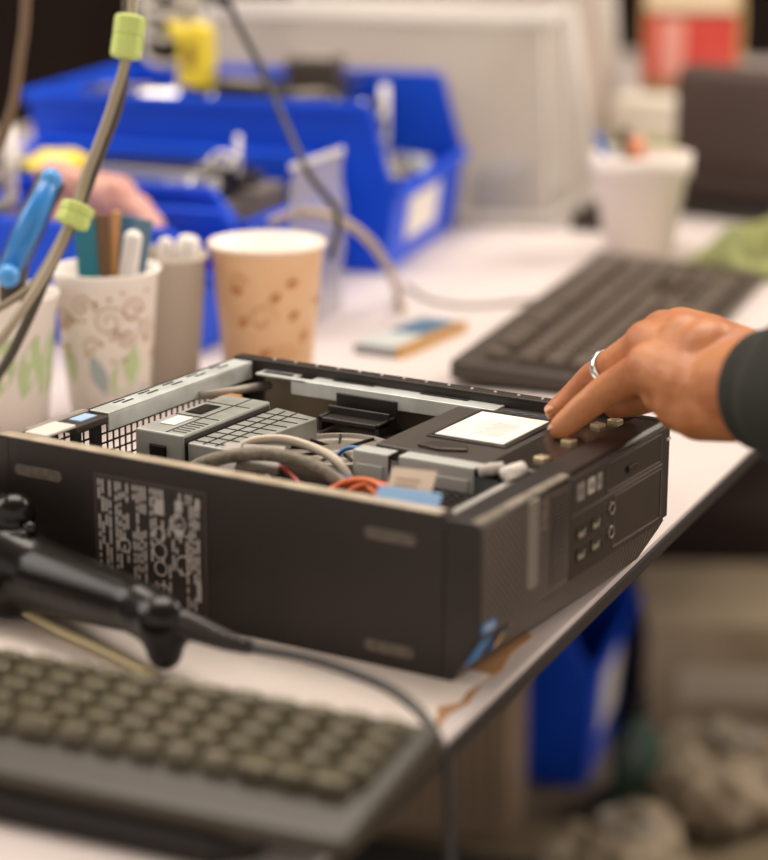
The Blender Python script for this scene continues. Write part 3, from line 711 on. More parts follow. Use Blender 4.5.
gcup = paper_cup('plastic_cup', 'greyish beige plastic cup with white sticks, between the two patterned paper cups', T(-.521, .431), .0345, .0255, .112, mat('beige_grey_cup', 'bfb3a4', .45))
kc = paper_cup('coffee_cup', 'tan paper coffee cup with a white inside and brown bean print', T(-.463, .492), .0460, .0345, .118, mat('kraft_cup', 'f2cca2', .5, 0, 'eec497', 25))
MB().lathe([(.0462, .1183), (.0432, .1172), (.0320, .008), (0, .008)], n=48).build('white_lining', mat('white_lining', 'f3ede2', .5), kc, 0, True)
s = MB()
s.tube([( .0468*math.cos(2*PI*i/48), .0468*math.sin(2*PI*i/48), .1165) for i in range(49)], .0014, 6)
s.build('rim', WHITE, kc, 0, True)
vk = math.atan2(-.95-.49, .51+.46)
for (a, z) in ((.35, .088), (.42, .06), (-.75, .085), (-.62, .055), (-.2, .03), (.75, .04), (.05, .075), (-.4, .022), (1.1, .07)):
    s = MB(); leaf(s, vk+a, z, .012, .0035, .4+random.uniform(-.6, .6), .046, .0345, .118); s.build('bean_print', mat('bean_brown', 'c4824c', .6), kc)
s = MB()
for (a, z, R_) in ((-.1, .062, .012), (.3, .03, .010), (-.55, .09, .008)): curl(s, .046, .0345, .118, vk+a, z, R_, 1.2, .0006)
s.build('line_print', mat('line_tan', 'd69a64', .6), kc, 0, True)
lc = paper_cup('paper_cup', 'white paper cup with green leaf print at the left edge, behind the cables', T(-0.5544, 0.2748), .041, .030, .105, CUPW)
s = MB(); v3 = view
for a in (-.2, .4, .9, 1.3): leaf(s, v3+a, .03, .05, .009, 1.3, .041, .03, .105)
s.build('green_leaves', MATS['leaf_green'], lc)
fcp = paper_cup('foam_cup', 'white foam cup holding pens on the far part of the bench', T(-.4395, 1.165), .0515, .0355, .106, mat('white_foam', 'ece2d8', .7))
MB().lathe([(.0502, .084), (.0525, .084), (.0535, .1065), (.0515, .1075), (.049, .1065)], n=48).build('rim_band', MATS['white_foam'], fcp, 0, True)

# things standing in the cups
def stick(name, label, cat, a, b_, w_, th, m, extra=None, group=None):
    a = Vector(a)+Vector((0, 0, TZ)); b_ = Vector(b_)+Vector((0, 0, TZ)); d = b_-a; Ln = d.length; d.normalize()
    side = d.cross(Vector((-.5, .85, 0))).normalized(); side = Vector((math.sin(YAW), -math.cos(YAW), 0)); side = (side-d*side.dot(d)).normalized(); nn = side.cross(d)
    th_ = thing(name, label, cat, a, 0, group)
    mt = Matrix((side, nn, d)).transposed().to_4x4()
    MB().box(-w_/2, w_/2, -th/2, th/2, 0, Ln, mt).build('stick_body', m, th_, .0006)
    if extra: extra(th_, mt, Ln, w_, th)
    return th_
TEAL = mat('teal_board', '1f7f93', .4); PCBN = mat('brown_board', '7a5a3a', .5); TAN = mat('tan_board', 'd09a5e', .5); PB = mat('blue_board', '3b6f96', .45)
def chips(th_, mt, Ln, w_, th):
    s = MB()
    for i in range(5): s.box(-w_*.32, w_*.32, -th/2-.0012, -th/2, Ln*.45+i*Ln*.105, Ln*.45+i*Ln*.105+Ln*.07, mt)
    s.build('memory_chip', mat('chip_blue', '2c9cb4', .3), th_)
mem = [((-.530, .343), 81, 228, TEAL, .016, .003, 'teal memory stick leaning in the swirl patterned cup', chips),
       ((-.522, .345), 100, 224, PCBN, .012, .003, 'brown memory stick next to the teal one in the patterned cup', None),
       ((-.516, .347), 112, 217, TAN, .007, .003, 'narrow tan strip in the middle of the patterned cup', None),
       ((-.512, .356), 125, 222, PB, .014, .0025, 'blue memory stick at the back of the patterned cup', None),
       ((-.503, .353), 140, 226, mat('dull_blue_board', '5d7f98', .5), .014, .0025, 'grey blue memory stick at the right of the patterned cup', None)]
ends = [(-0.5125, 0.3222, 0.1574), (-0.5026, 0.3313, 0.1600), (-0.4951, 0.3388, 0.1618), (-0.4917, 0.3500, 0.1567), (-0.4817, 0.3553, 0.1545)]
for (b0, *_r), e_ in zip(mem, ends):
    stick('memory_stick', _r[5], 'memory stick', (b0[0]*.5+(-.516)*.5, b0[1]*.5+.35*.5, .010), e_, _r[3], _r[4], _r[2], _r[6])
def penc(label, a, b_, r, m, tip=None, name='pen'):
    a = Vector(a)+Vector((0, 0, TZ)); b_ = Vector(b_)+Vector((0, 0, TZ)); d = b_-a
    th_ = thing(name, label, 'pen', a)
    MB().tube([Vector((0, 0, 0)), d*.8, d*.98, d], [r, r, r*.95, r*.6], 12).build('barrel', m, th_, 0, True)
    if tip: MB().tube([d*.8, d*.99, d*1.01], [r*1.15, r*1.15, r*.7], 12).build('cap', tip, th_, 0, True)
    return th_
penc('thick white marker standing in the patterned cup', (-.514, .349, .01), (-0.4778, 0.3374, 0.1478), .0072, WHITE)
penc('white stick with rounded top, left one in the grey beige cup', (-.522, .428, .01), (-0.5129, 0.4242, 0.1261), .0062, WHITE)
penc('fat white stick, right one in the grey beige cup', (-.517, .434, .01), (-0.5004, 0.4379, 0.1268), .0095, WHITE)
# blue folding tool leaning at the left
tl = thing('pocket_tool', 'blue handled pocket tool leaning up out of the leftmost cup', 'tool', T(-0.5544, 0.2748))
o0 = Vector((-0.5544, 0.2748, 0))
def rt_(p): return Vector(p)-o0
a_, b__ = rt_((-0.5385, 0.2712, 0.1299)), rt_((-0.5230, 0.2996, 0.1896)); c0 = Vector((0, 0, .012))
MB().tube([c0, a_, b__], [.006, .0150, .0150], 14, flat=.6).build('dark_frame', mat('tool_dark', '3a332a', .35, .3), tl, 0, True)
off = Vector((math.cos(YAW), math.sin(YAW), 0))*-.009
MB().tube([a_.lerp(b__, -.1)+off, a_.lerp(b__, .5)+off, b__+off], [.0085, .0095, .0075], 14).build('blue_grip', mat('tool_blue', '2f86d2', .25), tl, 0, True)
MB().ball(b__+off*.9, .0088, 3).build('end_cap', mat('tool_blue_light', '4d9be0', .2), tl, 0, True)
MB().ball(rt_((-0.5278, 0.2514, 0.1240)), .0085, 3).build('lower_cap', MATS['tool_blue_light'], tl, 0, True)
penc('blue pen leaning left in the far foam cup', (-.435, 1.16, .01), (-0.4798, 1.1396, 0.1282), .0042, mat('pen_blue', '2e6bc0', .35))
penc('orange topped marker in the far foam cup', (-.445, 1.17, .01), (-0.4513, 1.1783, 0.1204), .0075, mat('pen_brown', '6a4030', .4), mat('pen_orange', 'dd9068', .4))
penc('dark marker behind the orange one in the far foam cup', (-.442, 1.175, .01), (-0.4690, 1.1830, 0.1303), .0070, mat('pen_dark', '43352c', .4))

# ---------------------------------------------------------------- hanging cables with lime ties
def cable(label, pts, r, m, name='cable', ties=(), n=8):
    pts = [Vector(p) for p in pts]; base = pts[-1].copy(); base.z = 0
    o = thing(name, label, 'cable', base+Vector((0, 0, TZ)))
    sp = spline([p-base for p in pts], 8)
    MB().tube(sp, r, n).build('cord', m, o, 0, True)
    for (q, rr, ln) in ties:
        q = Vector(q)-base; i = min(range(len(sp)), key=lambda k: (sp[k]-q).length); d = (sp[min(i+1, len(sp)-1)]-sp[max(i-1, 0)]).normalized()
        MB().tube([q-d*ln/2, q-d*ln*.45, q-d*.001, q, q+d*.001, q+d*ln*.45, q+d*ln/2], [rr*.8, rr, rr, rr*.88, rr, rr, rr*.8], 10).build('lime_tie', GREEN, o, .0008)
    return o
CB = mat('taupe_cord', 'a0947e', .45)
cable('dark taupe cord hanging down with lime ties, the leftmost strand of the bundle', [(-0.5514, 0.5548, 1.3344), (-0.4945, 0.4367, 0.8621), (-0.4554, 0.3426, 0.4977), (-0.4519, 0.3132, 0.3623), (-0.4450, 0.2965, 0.2977), (-0.4491, 0.2787, 0.2502), (-0.4572, 0.2596, 0.2060), (-0.4615, 0.2477, 0.1768), (-0.4637, 0.2242, 0.1454), (-0.4674, 0.1866, 0.1106), (-0.4801, 0.1414, 0.0689)], .0034, CB, ties=(((-0.4435, 0.2922, 0.2968), .0115, .030), ((-0.4576, 0.2438, 0.1763), .0125, .016)))
cable('darker cord of the bundle curving down in front of the white cups', [(-0.5783, 0.5806, 1.3517), (-0.5178, 0.4617, 0.8702), (-0.4767, 0.3665, 0.4988), (-0.4617, 0.3192, 0.3617), (-0.4505, 0.2991, 0.2973), (-0.4484, 0.2872, 0.2529), (-0.4559, 0.2696, 0.2119), (-0.4629, 0.2538, 0.1758), (-0.4705, 0.2298, 0.1381), (-0.4789, 0.2138, 0.1041), (-0.4908, 0.1954, 0.0687), (-0.5220, 0.1752, 0.0266)], .0036, CABLE)
cable('thin cord of the bundle crossing to the left edge', [(-0.5592, 0.5781, 1.3460), (-0.5039, 0.4570, 0.8675), (-0.4655, 0.3610, 0.4984), (-0.4563, 0.3225, 0.3617), (-0.4506, 0.3049, 0.2968), (-0.4544, 0.2903, 0.2507), (-0.4667, 0.2668, 0.2008), (-0.4701, 0.2559, 0.1734), (-0.4792, 0.2292, 0.1337), (-0.4862, 0.2150, 0.1210), (-0.5135, 0.1921, 0.1006)], .0028, mat('olive_cord', '8f846c', .45))
cable('brown blurred cord hanging at the upper left edge', [(-0.7688, 0.6684, 1.3024), (-0.7083, 0.5564, 0.8424), (-0.6614, 0.4609, 0.4590), (-0.6435, 0.4222, 0.3057), (-0.6410, 0.4088, 0.2597), (-0.6410, 0.3965, 0.2213), (-0.6491, 0.3793, 0.1830), (-0.6643, 0.3553, 0.1369)], .0042, mat('brown_cord', '6a5238', .5))
cable('thin dark cord draped down across the blue bins', [(-0.8285, 0.8787, 1.3153), (-0.7352, 0.7693, 0.8028), (-0.6431, 0.6757, 0.3415), (-0.6178, 0.6716, 0.2818), (-0.5876, 0.6731, 0.2305), (-0.5537, 0.6563, 0.1905), (-0.5113, 0.6319, 0.1487), (-0.4857, 0.6364, 0.1154), (-0.4863, 0.6240, 0.0780)], .0032, mat('near_black_cord', '2c2a2c', .45))
cable('beige cord looping over the front of the blue bin down to the bench', [(-0.5684, 0.6542, 0.0990), (-0.5413, 0.6617, 0.1093), (-0.5099, 0.6783, 0.1025), (-0.4964, 0.7038, 0.0818), (-0.4926, 0.7327, 0.0518), (-0.5363, 0.8268, 0.0030), (-0.5043, 0.7780, 0.0030)], .0042, mat('beige_cord', 'b8a78e', .5))
cable('thin grey cord lying on the bench behind the memory module', [(-0.5625, 0.8830, 0.0020), (-0.5064, 0.8344, 0.0020), (-0.4607, 0.8306, 0.0020), (-0.4286, 0.8712, 0.0020), (-0.4001, 0.8992, 0.0020)], .0022, mat('grey_cord', '8a8078', .5))

# memory module lying on the bench
mo = Vector((-0.4368, 0.6806, 0.0000)); dr = (Vector((-0.4415, 0.7671, 0.0000))-Vector((-0.4377, 0.6356, 0.0000))); an = math.atan2(dr.y, dr.x)
mm_ = thing('memory_module', 'small memory module lying alone on the bench behind the computer', 'memory module', T(mo.x, mo.y), an)
MB().box(-.062, .062, -.018, .024, 0, .008).build('board', mat('module_steel', '8f9294', .35, .3), mm_, .001)
MB().box(-.060, -.005, -.015, .022, .008, .0088).build('white_sticker', mat('grey_sticker', 'b9beba', .5), mm_)
MB().box(.0, .058, -.012, .021, .008, .0096).build('blue_chip', mat('slate_blue_chip', '4d6f86', .35), mm_, .0006)
MB().box(-.062, .062, -.0225, -.018, 0, .010).build('gold_edge', mat('gold_contacts', 'c99a54', .35, .3), mm_)

# ---------------------------------------------------------------- blue stacking bins
def bin_(label, F1, rz, ln, wd, h, lip, slope0, card=True, tiltm=BLUE):
    """F1: near front bottom corner; local +x is the front, local +y away"""
    b0 = thing('storage_bin', label, 'bin', T(F1[0], F1[1]), rz); t_ = .004
    side = [(0-.012, 0), (0, lip), (-slope0*.25, lip+.004), (-slope0, h), (-ln, h), (-ln+.02, 0)]
    s = MB(); s.prism(side, 'y', 0, t_); s.prism(side, 'y', wd-t_, wd)
    s.prism([(-.012, 0), (0, lip), (-t_, lip), (-.016, 0)], 'y', t_, wd-t_)
    s.prism([(-ln, h), (-ln+.02, 0), (-ln+.024, 0), (-ln+t_, h)], 'y', t_, wd-t_)
    s.box(-ln+.02, -.014, t_, wd-t_, 0, t_)
    s.build('bin_shell', tiltm, b0, .0015)
    s = MB()      # rolled rim
    for y0, y1 in ((-.006, .003), (wd-.003, wd+.006)):
        s.box(-ln-.004, -slope0, y0, y1, h-.010, h+.001)
        d = Vector((slope0*.75, 0, -(h-lip-.004))); a = math.atan2(-d.z, d.x)
        mt = Matrix.Translation((-slope0, 0, h-.004)) @ Matrix.Rotation(a, 4, 'Y'); s.box(0, d.length, y0, y1, -.004, .004, mt)
    s.box(-ln-.006, -ln+.003, 0, wd, h-.010, h+.001); s.box(-.002, .006, 0, wd, lip-.008, lip+.001)
    s.build('rolled_rim', tiltm, b0, .002)
    if card:
        m_ = Matrix.Translation((-.012, 0, 0)) @ Matrix.Rotation(math.atan2(.012, lip), 4, 'Y')
        MB().box(.0005, .0022, wd*.20, wd*.62, lip*.28, lip*.80, m_).build('label_card', WHITE, b0, .0006)
    return b0
binA = bin_('large blue storage bin with a white label card on its front lip', (-.600, .930), D2R(15.2), .40, .290, .172, .088, .030)
binC = bin_('blue bin directly in front of the labelled one, mostly hidden by clear bag', (-.598, .655), D2R(9.6), .33, .224, .125, .095, .03, False)
binD = bin_('small blue bin behind the patterned cup, holding the pink bag', (-.560, .542), D2R(9.6), .33, .100, .108, .07, .03, False)

# big translucent boxes
CLR = clear_mat('translucent_plastic', 'e2dcd5', .44); CLRR = clear_mat('translucent_rim', 'f5f2ee', .8)
def clear_box(label, c0_, c1_, depth, h, inset, name='clear_box'):
    """c0,c1: front bottom corners near/far"""
    a = Vector((c0_[0], c0_[1], 0)); b_ = Vector((c1_[0], c1_[1], 0)); ex = (b_-a); ln = ex.length; an_ = math.atan2(ex.y, ex.x)
    o = thing(name, label, 'box', T(a.x, a.y), an_)
    # local x along the front, local y backwards (to the picture's left), tapering upward
    B = [(0, 0), (ln, 0), (ln, depth), (0, depth)]; Tn = [(.008, .012), (ln-inset, .012), (ln-inset, depth-.03), (.008, depth-.03)]
    s = MB(); th = .003
    def wall(p, q, P_, Q_, n):
        n = Vector(n)*th
        v = [Vector((*p, .002)), Vector((*q, .002)), Vector((*Q_, h)), Vector((*P_, h))]; v2 = [x+n for x in v]
        V = [s.b.verts.new(x) for x in v+v2]
        for f in ((0,1,2,3),(7,6,5,4),(0,4,5,1),(1,5,6,2),(2,6,7,3),(3,7,4,0)): s.b.faces.new([V[i] for i in f])
    wall(B[0], B[1], Tn[0], Tn[1], (0, 1, 0)); wall(B[1], B[2], Tn[1], Tn[2], (-1, 0, 0)); wall(B[2], B[3], Tn[2], Tn[3], (0, -1, 0)); wall(B[3], B[0], Tn[3], Tn[0], (1, 0, 0))
    s.build('clear_shell', CLR, o)
    s = MB(); r = .007
    for i in range(4):
        s.tube([(*B[i], .008), (*B[(i+1)%4], .008)], r, 8); s.tube([(*Tn[i], h), (*Tn[(i+1)%4], h)], r, 8); s.tube([(*B[i], .008), (*Tn[i], h)], (.0015 if i == 0 else .011 if i == 1 else r*.9), 8)
    s.build('thick_rim', CLRR, o, 0, True)
    return o
clear_box('large translucent plastic box with slanting side behind the blue bins', (-.588, 1.248), (-.642, 1.465), .44, .232, .095)
clear_box('second translucent box further back with an orange thing in it', (-.73, 1.60), (-.79, 1.86), .40, .30, .07)
# contents seen through them
def lump(name, label, cat, loc, size, m, rz=0, parts=None):
    o = thing(name, label, cat, loc, rz)
    return o
def carton(label, loc, sx, sy, sz, m, rz=0, name='carton', band=None, cat='box'):
    o = thing(name, label, cat, loc, rz)
    MB().box(-sx/2, sx/2, -sy/2, sy/2, 0, sz-.0012).build('body', m, o, .002)
    s = MB(); s.box(-sx/2, -.0005, -sy/2, sy/2, sz-.0012, sz); s.box(.0005, sx/2, -sy/2, sy/2, sz-.0012, sz); s.build('lid_flap', m, o)
    if band: MB().box(-sx*.3, sx*.3, -sy/2-.0006, sy/2+.0006, sz*.3, sz*.62).build('paper_band', band, o)
    return o
carton('tan carton inside the near translucent box', T(-.82, 1.31, .004), .10, .08, .10, mat('tan_carton', 'b79b7c', .8), .3, band=WHITE)
carton('slate blue carton low inside the near translucent box', T(-.685, 1.32, .004), .05, .11, .05, mat('slate_carton', '8796a8', .8), .25)
carton('white carton at the back of the near translucent box', T(-.915, 1.29, .004), .07, .07, .14, mat('grey_white_carton', 'c9c2ba', .8), .2)
og = thing('orange_pouch', 'orange pouch inside the rear translucent box', 'pouch', T(-.86, 1.70, .004))
s = MB(); s.ball((0, 0, .105), .05, 3, (1, 1.1, 1)); s.ball((0.0, .05, .13), .04, 3); s.cap((0, 0, .04), (0, 0, .1), .042, .045)
o = s.build('pouch_body', mat('orange_cloth', 'd08a5c', .7), og, 0, True); o.modifiers.new('m', 'REMESH').voxel_size = .006
MB().lathe([(0, 0), (.05, 0), (.055, .03), (.04, .05), (0, .05)], n=20).build('pouch_base', MATS['orange_cloth'], og, 0, True)
# clear bag before the middle bin
bg = thing('plastic_bag', 'clear plastic bag hanging in front of the middle blue bin', 'bag', T(-.548, .692), D2R(99))
s = MB(); nx, nz = 12, 10; g = []
CBG = clear_mat('clear_bag_film', 'd5cfc9', .40, .2)
for side in (0, 1):
    G = [[s.b.verts.new((-.045+.115*i/nx, (.010*math.sin(PI*j/nz)*(1 if side else -1))*(math.sin(PI*i/nx)**.5 if 0 < i < nx else 0)+.003*math.sin(i*2.1+j), .002+.148*j/nz)) for i in range(nx+1)] for j in range(nz+1)]
    for j in range(nz):
        for i in range(nx): s.b.faces.new((G[j][i], G[j][i+1], G[j+1][i+1], G[j+1][i]))
s.build('bag_film', CBG, bg, 0, True)
MB().box(-.046, .071, -.002, .002, .148, .154).build('zip_seal', CLRR, bg, .001)

# ---------------------------------------------------------------- things in the bins
def inb(root, x, y, z):
    v = root.matrix_basis @ Vector((x, y, z)); return (v.x, v.y, v.z)
for b_ in (binA, binC, binD): b_.matrix_basis  # built transforms
METB = mat('shiny_nickel', 'e3dfd6', .22, .85)
def coil(label, loc, R_, r, m, rx=0, rz=0, name='cable_coil', turns=3):
    o = thing(name, label, 'cable', loc, rz); pts = []
    for i in range(24*turns+1):
        a = 2*PI*i/24; pts.append(Vector((R_*math.cos(a), R_*math.sin(a)*math.cos(rx), R_*math.sin(a)*math.sin(rx)+i*.0011+R_*math.sin(rx)+r)))
    MB().tube(pts, r, 7).build('coil', m, o, 0, True)
    MB().tube([pts[2]+Vector((0, 0, -r*1.2)), pts[2]+Vector((0, 0, turns*.028+r))], r*1.2, 7).build('tie', WHITE, o, 0, True)
    return o
def bracket(label, loc, l_, m, rz=0, tilt=0, name='metal_bracket'):
    o = thing(name, label, 'metal part', loc, rz); o.rotation_euler = (tilt, 0, rz)
    s = MB(); s.box(-l_/2, l_/2, -.012, .012, 0, .002); s.box(-l_/2, l_/2, -.012, -.010, 0, .022); s.box(l_/2-.002, l_/2, -.012, .012, 0, .014)
    s.build('plate', m, o, .0008)
    s = MB()
    for k in (-1, 0, 1): s.lathe([(0, .002), (.0035, .002), (.003, .005), (0, .0055)], (k*l_*.3, 0, 0), 12)
    s.build('screw', mat('screw_steel', 'b5b0a6', .3, .8), o, 0, True); return o
def adapter(label, loc, sx, sy, sz, m, rz=0, tilt=0, name='power_adapter'):
    o = thing(name, label, 'adapter', loc, rz); o.rotation_euler = (tilt, 0, rz)
    MB().box(-sx/2, sx/2, -sy/2, sy/2, 0, sz).build('housing', m, o, .004, seg=3)
    MB().tube([(sx/2, 0, sz/2), (sx/2+.012, 0, sz/2), (sx/2+.022, .004, sz/2+.004)], [.005, .0035, .0025], 8).build('plug_stem', m, o, 0, True)
    MB().box(-sx*.3, sx*.3, -sy*.3, sy*.3, sz, sz+.0006).build('rating_sticker', GREYP, o)
    return o
# filler cartons keep the upper pieces supported
carton('grey carton lying at the bottom of the labelled bin', inb(binA, -.24, .145, .005), .28, .20, .130, mat('grey_carton', '5d564e', .8), D2R(15.2))
adapter('black power adapter on the pile, left part of the labelled bin', inb(binA, -.33, .10, .136), .09, .05, .032, BLACKP, .5)
adapter('black power adapter in the middle of the labelled bin', inb(binA, -.22, .16, .136), .10, .06, .036, BLACKP, -.2)
adapter('black power adapter at the right of the labelled bin', inb(binA, -.13, .12, .136), .07, .05, .030, BLACKP, 1.2)
adapter('charcoal adapter standing behind the others in the labelled bin', inb(binA, -.16, .24, .136), .06, .05, .055, mat('charcoal', '453c36', .5), .4)
bracket('bright metal bracket above the near rim of the labelled bin', inb(binA, -.11, .045, .155), .065, METB, .3, .5)
bracket('nickel bracket below the yellow case in the labelled bin', inb(binA, -.235, .045, .155), .055, METB, .1, .7)
bracket('pale bracket at the left in the labelled bin', inb(binA, -.315, .035, .155), .05, SILB, .6, .9)
bracket('bright bracket near the front corner of the labelled bin rim', inb(binA, -.075, .05, .150), .05, METB, .9, .8)
bracket('small nickel bracket beside the cable coil in the labelled bin', inb(binA, -.275, .06, .160), .04, METB, .6, .9)
coil('pale grey cable coil standing in the labelled bin', inb(binA, -.285, .12, .168), .032, .004, GREYL, 1.2, D2R(15))
ye = thing('yellow_case', 'yellow plastic piece standing in the labelled bin', 'plastic part', inb(binA, -.245, .09, .172), D2R(-10))
s = MB(); s.prism([(-.022, .0), (.018, .0), (.022, .02), (.02, .062), (.0, .068), (-.01, .060), (-.034, .066), (-.036, .054), (-.018, .045)], 'y', -.009, .009)
s.build('yellow_shell', YEL, ye, .002); MB().prism([(-.008, .02), (.006, .02), (.008, .046), (-.006, .046)], 'y', -.0105, -.009).build('brown_print', mat('brown_mark', '8a6b20', .6), ye)
# shiny connectors in the open front
carton('dark carton behind the front lip of the labelled bin', inb(binA, -.060, .145, .005), .05, .22, .055, mat('dark_carton', '3a3330', .8), D2R(15.2))
for i, (x, y, tl_, lab) in enumerate(((-.045, .09, .5, 'nearest shiny bracket behind the label card lip'), (-.055, .15, .9, 'shiny bracket in the middle behind the label card lip'), (-.060, .20, .3, 'shiny bracket second from the far end behind the lip'), (-.06, .235, .7, 'grey bracket at the far end behind the label card lip'))):
    bracket(lab, inb(binA, x, y, .074), .05, METB if i < 3 else SIL, .8+i*.7, tl_)
coil('black cable coil in the open front of the labelled bin', inb(binA, -.075, .12, .062), .028, .004, BLACKP, .5)
# middle bin
carton('dull grey carton filling the middle blue bin', inb(binC, -.175, .112, .005), .26, .18, .095, mat('dull_carton', '6c6258', .8), D2R(9.6))
bracket('long pale steel bar lying across the middle bin', inb(binC, -.15, .055, .112), .20, SILB, D2R(5), .1, 'steel_bar')
bracket('dark plate lying behind the steel bar in the middle bin', inb(binC, -.14, .12, .108), .20, DKIN, D2R(12), .1, 'steel_plate')
coil('chrome wire loop standing at the right end of the middle bin', inb(binC, -.060, .09, .104), .015, .0025, METB, 1.2, .2, 'wire_loop', 1)
bracket('nickel screw plate on the near rim of the middle bin', inb(binC, -.075, .03, .112), .022, METB, .3, .5)
adapter('black adapter at the right front of the middle bin', inb(binC, -.075, .10, .100), .04, .05, .03, BLACKP, .3)
adapter('white adapter at the left end of the middle bin', inb(binC, -.32, .10, .104), .06, .05, .028, GREYL, .3)
adapter('black adapter beside the white one in the middle bin', inb(binC, -.26, .06, .104), .05, .03, .024, BLACKP, .1)
# small bin: pink bag and yellow envelope
pk = thing('pink_bag', 'crumpled pink antistatic bag bulging from the small blue bin', 'bag', inb(binD, -.13, .05, .006), D2R(10))
s = MB(); s.cap((-.03, 0, .03), (.03, 0, .03), .026, .026); s.cap((-.028, 0, .05), (.030, 0, .04), .034, .030); s.cap((-.03, 0, .09), (.035, 0, .08), .026, .026); s.cap((-.045, 0, .135), (.02, 0, .115), .012, .024); s.cap((.02, 0, .115), (.045, 0, .09), .024, .018)
o = s.build('bag_film', mat('pink_film', 'd9a394', .4, 0, 'c88f82', 50, 1.0, 60), pk, 0, True)
r_ = o.modifiers.new('m', 'REMESH'); r_.mode = 'VOXEL'; r_.voxel_size = .004; r_.use_smooth_shade = True
tx = bpy.data.textures.new('crumple', 'CLOUDS'); tx.noise_scale = .03
dd = o.modifiers.new('d', 'DISPLACE'); dd.texture = tx; dd.strength = .014; dd.texture_coords = 'LOCAL'
MB().prism([(-.006, .07), (.014, .07), (.012, .098), (-.003, .095)], 'y', -.035, -.033).build('white_sticker', WHITE, pk)
yp = thing('yellow_packet', 'flat yellow packet lying on top behind the pink bag', 'packet', inb(binC, -.215, .045, .128), D2R(5)); yp.rotation_euler = (.5, 0, D2R(5))
MB().prism([(-.032, -.012), (.022, -.016), (.036, .010), (.012, .022), (-.026, .018)], 'z', 0, .006).build('packet', YEL, yp, .002)
MB().prism([(-.018, -.006), (.014, -.006), (.016, .010), (-.014, .010)], 'z', .006, .0066).build('pale_print', mat('pale_yellow', 'eee29a', .6), yp)
coil('grey cable coil in the small blue bin at the left', inb(binD, -.25, .05, .075), .03, .005, GREYP, .2)

# ---------------------------------------------------------------- far end of the bench
cl = thing('green_cloth', 'crumpled olive green cloth at the right behind the far keyboard', 'cloth', T(-.245, 1.245), 0)
s = MB(); nx, ny = 40, 30; V = []
for j in range(ny+1):
    rw = []
    for i in range(nx+1):
        x = -.13+.34*i/nx; y = -.14+.24*j/ny
        ed = max(0, min(1, 6*min(i/nx, 1-i/nx)))*max(0, min(1, 6*min(j/ny, 1-j/ny)))
        z = ed*(.020+.016*math.sin(i*.33+j*.21)+.010*math.sin(i*.7-j*.5)+.012*math.cos(j*.45))*1.7
        rw.append(s.b.verts.new((x, y+.02*math.sin(i*.4), .004+max(0, z))))
    V.append(rw)
for j in range(ny):
    for i in range(nx): s.b.faces.new((V[j][i], V[j][i+1], V[j+1][i+1], V[j+1][i]))
o = s.build('cloth_sheet', mat('olive_green_cloth', '8f935c', .9, 0, '767b50', 8, .5, 400), cl, 0, True); so = o.modifiers.new('s', 'SOLIDIFY'); so.thickness = .003
# black monitor back
mn = thing('monitor', 'dark monitor standing at the right end of the bench', 'monitor', T(-.512, 1.475), D2R(-6))
MB().box(-.02, .44, -.02, .03, .006, .168).build('screen_housing', mat('monitor_plastic', '48372f', .6, 0, '43332c', 10, .3, 500), mn, .014, seg=4)
MB().box(.15, .27, -.01, .02, .004, .06).build('stand_neck', BLACKP, mn, .004)
MB().box(-.02, .40, -.07, .07, 0, .012).build('stand_foot', BLACKP, mn, .004)
MB().box(.0, .42, -.023, -.02, .055, .150).build('rear_panel', MATS['monitor_plastic'], mn, .002)
# low dark piece added for the dark patch behind the foam cup
dk = thing('dark_infill', 'low dark tray added on the bench for the dark patch behind the foam cup', 'infill', T(-.558, 1.36), D2R(101))
s = MB(); s.box(-.11, .12, -.022, .024, 0, .004)
for y in (-.022, .021): s.box(-.11, .12, y, y+.003, 0, .018)
for x in (-.11, .117): s.box(x, x+.003, -.022, .024, 0, .018)
s.build('infill', mat('infill_dark', '33281f', .6), dk, .001)
# red tin on a white and green pack
def tin(label, loc, r, h, body, band, top, name='tin'):
    o = thing(name, label, 'can', loc)
    MB().lathe([(0, 0), (r, 0), (r, h), (0, h)], n=40).build('can_body', body, o, .0015, True)
    MB().lathe([(r+.0006, h*.62), (r+.0012, h*.62), (r+.0012, h*.86), (r+.0006, h*.86)], n=40).build('label_band', band, o, 0)
    MB().lathe([(0, h), (r*.9, h), (r*1.03, h-.001), (r*1.03, h+.012), (r*.95, h+.014), (0, h+.012)], n=40).build('lid', top, o, 0, True); return o
gp = thing('paper_pack', 'white and green pack under the red box at the back of the bench', 'pack', T(-.705, 1.80), D2R(10))
MB().box(-.055, .04, -.04, .04, 0, .085).build('pack_body', mat('pack_white', 'd8d2c4', .7), gp, .006)
MB().box(-.056, .041, -.041, .041, .0, .038).build('green_band', mat('pack_green', 'a3aa6c', .7), gp, .006)
rb = thing('red_box', 'red box with a cream header standing at the back of the bench', 'box', T(-.705, 1.925, .080), D2R(20)); rb.scale = (.86, .9, 1)
MB().box(-.085, .075, -.03, .03, 0, .150).build('box_body', mat('box_gold', 'b59a62', .6), rb, .003)
MB().box(-.078, .068, -.0315, -.029, .015, .105).build('red_panel', mat('box_red', 'cf4238', .5, 0, 'd8584c', 18), rb)
MB().box(-.055, -.015, -.0325, -.031, .018, .102).build('pale_stripe', mat('box_pink', 'e8a294', .5), rb)
MB().box(-.076, .066, -.0315, -.029, .112, .145).build('cream_header', mat('box_cream', 'ead9b8', .6), rb)
MB().box(-.078, .068, -.0325, -.029, .104, .110).build('dark_red_edge', mat('box_maroon', '94302c', .5), rb)

carton('low dark brown carton under the red box', T(-.690, 1.93), .17, .09, .080, mat('deep_brown_carton', '3c2a22', .8), D2R(20))

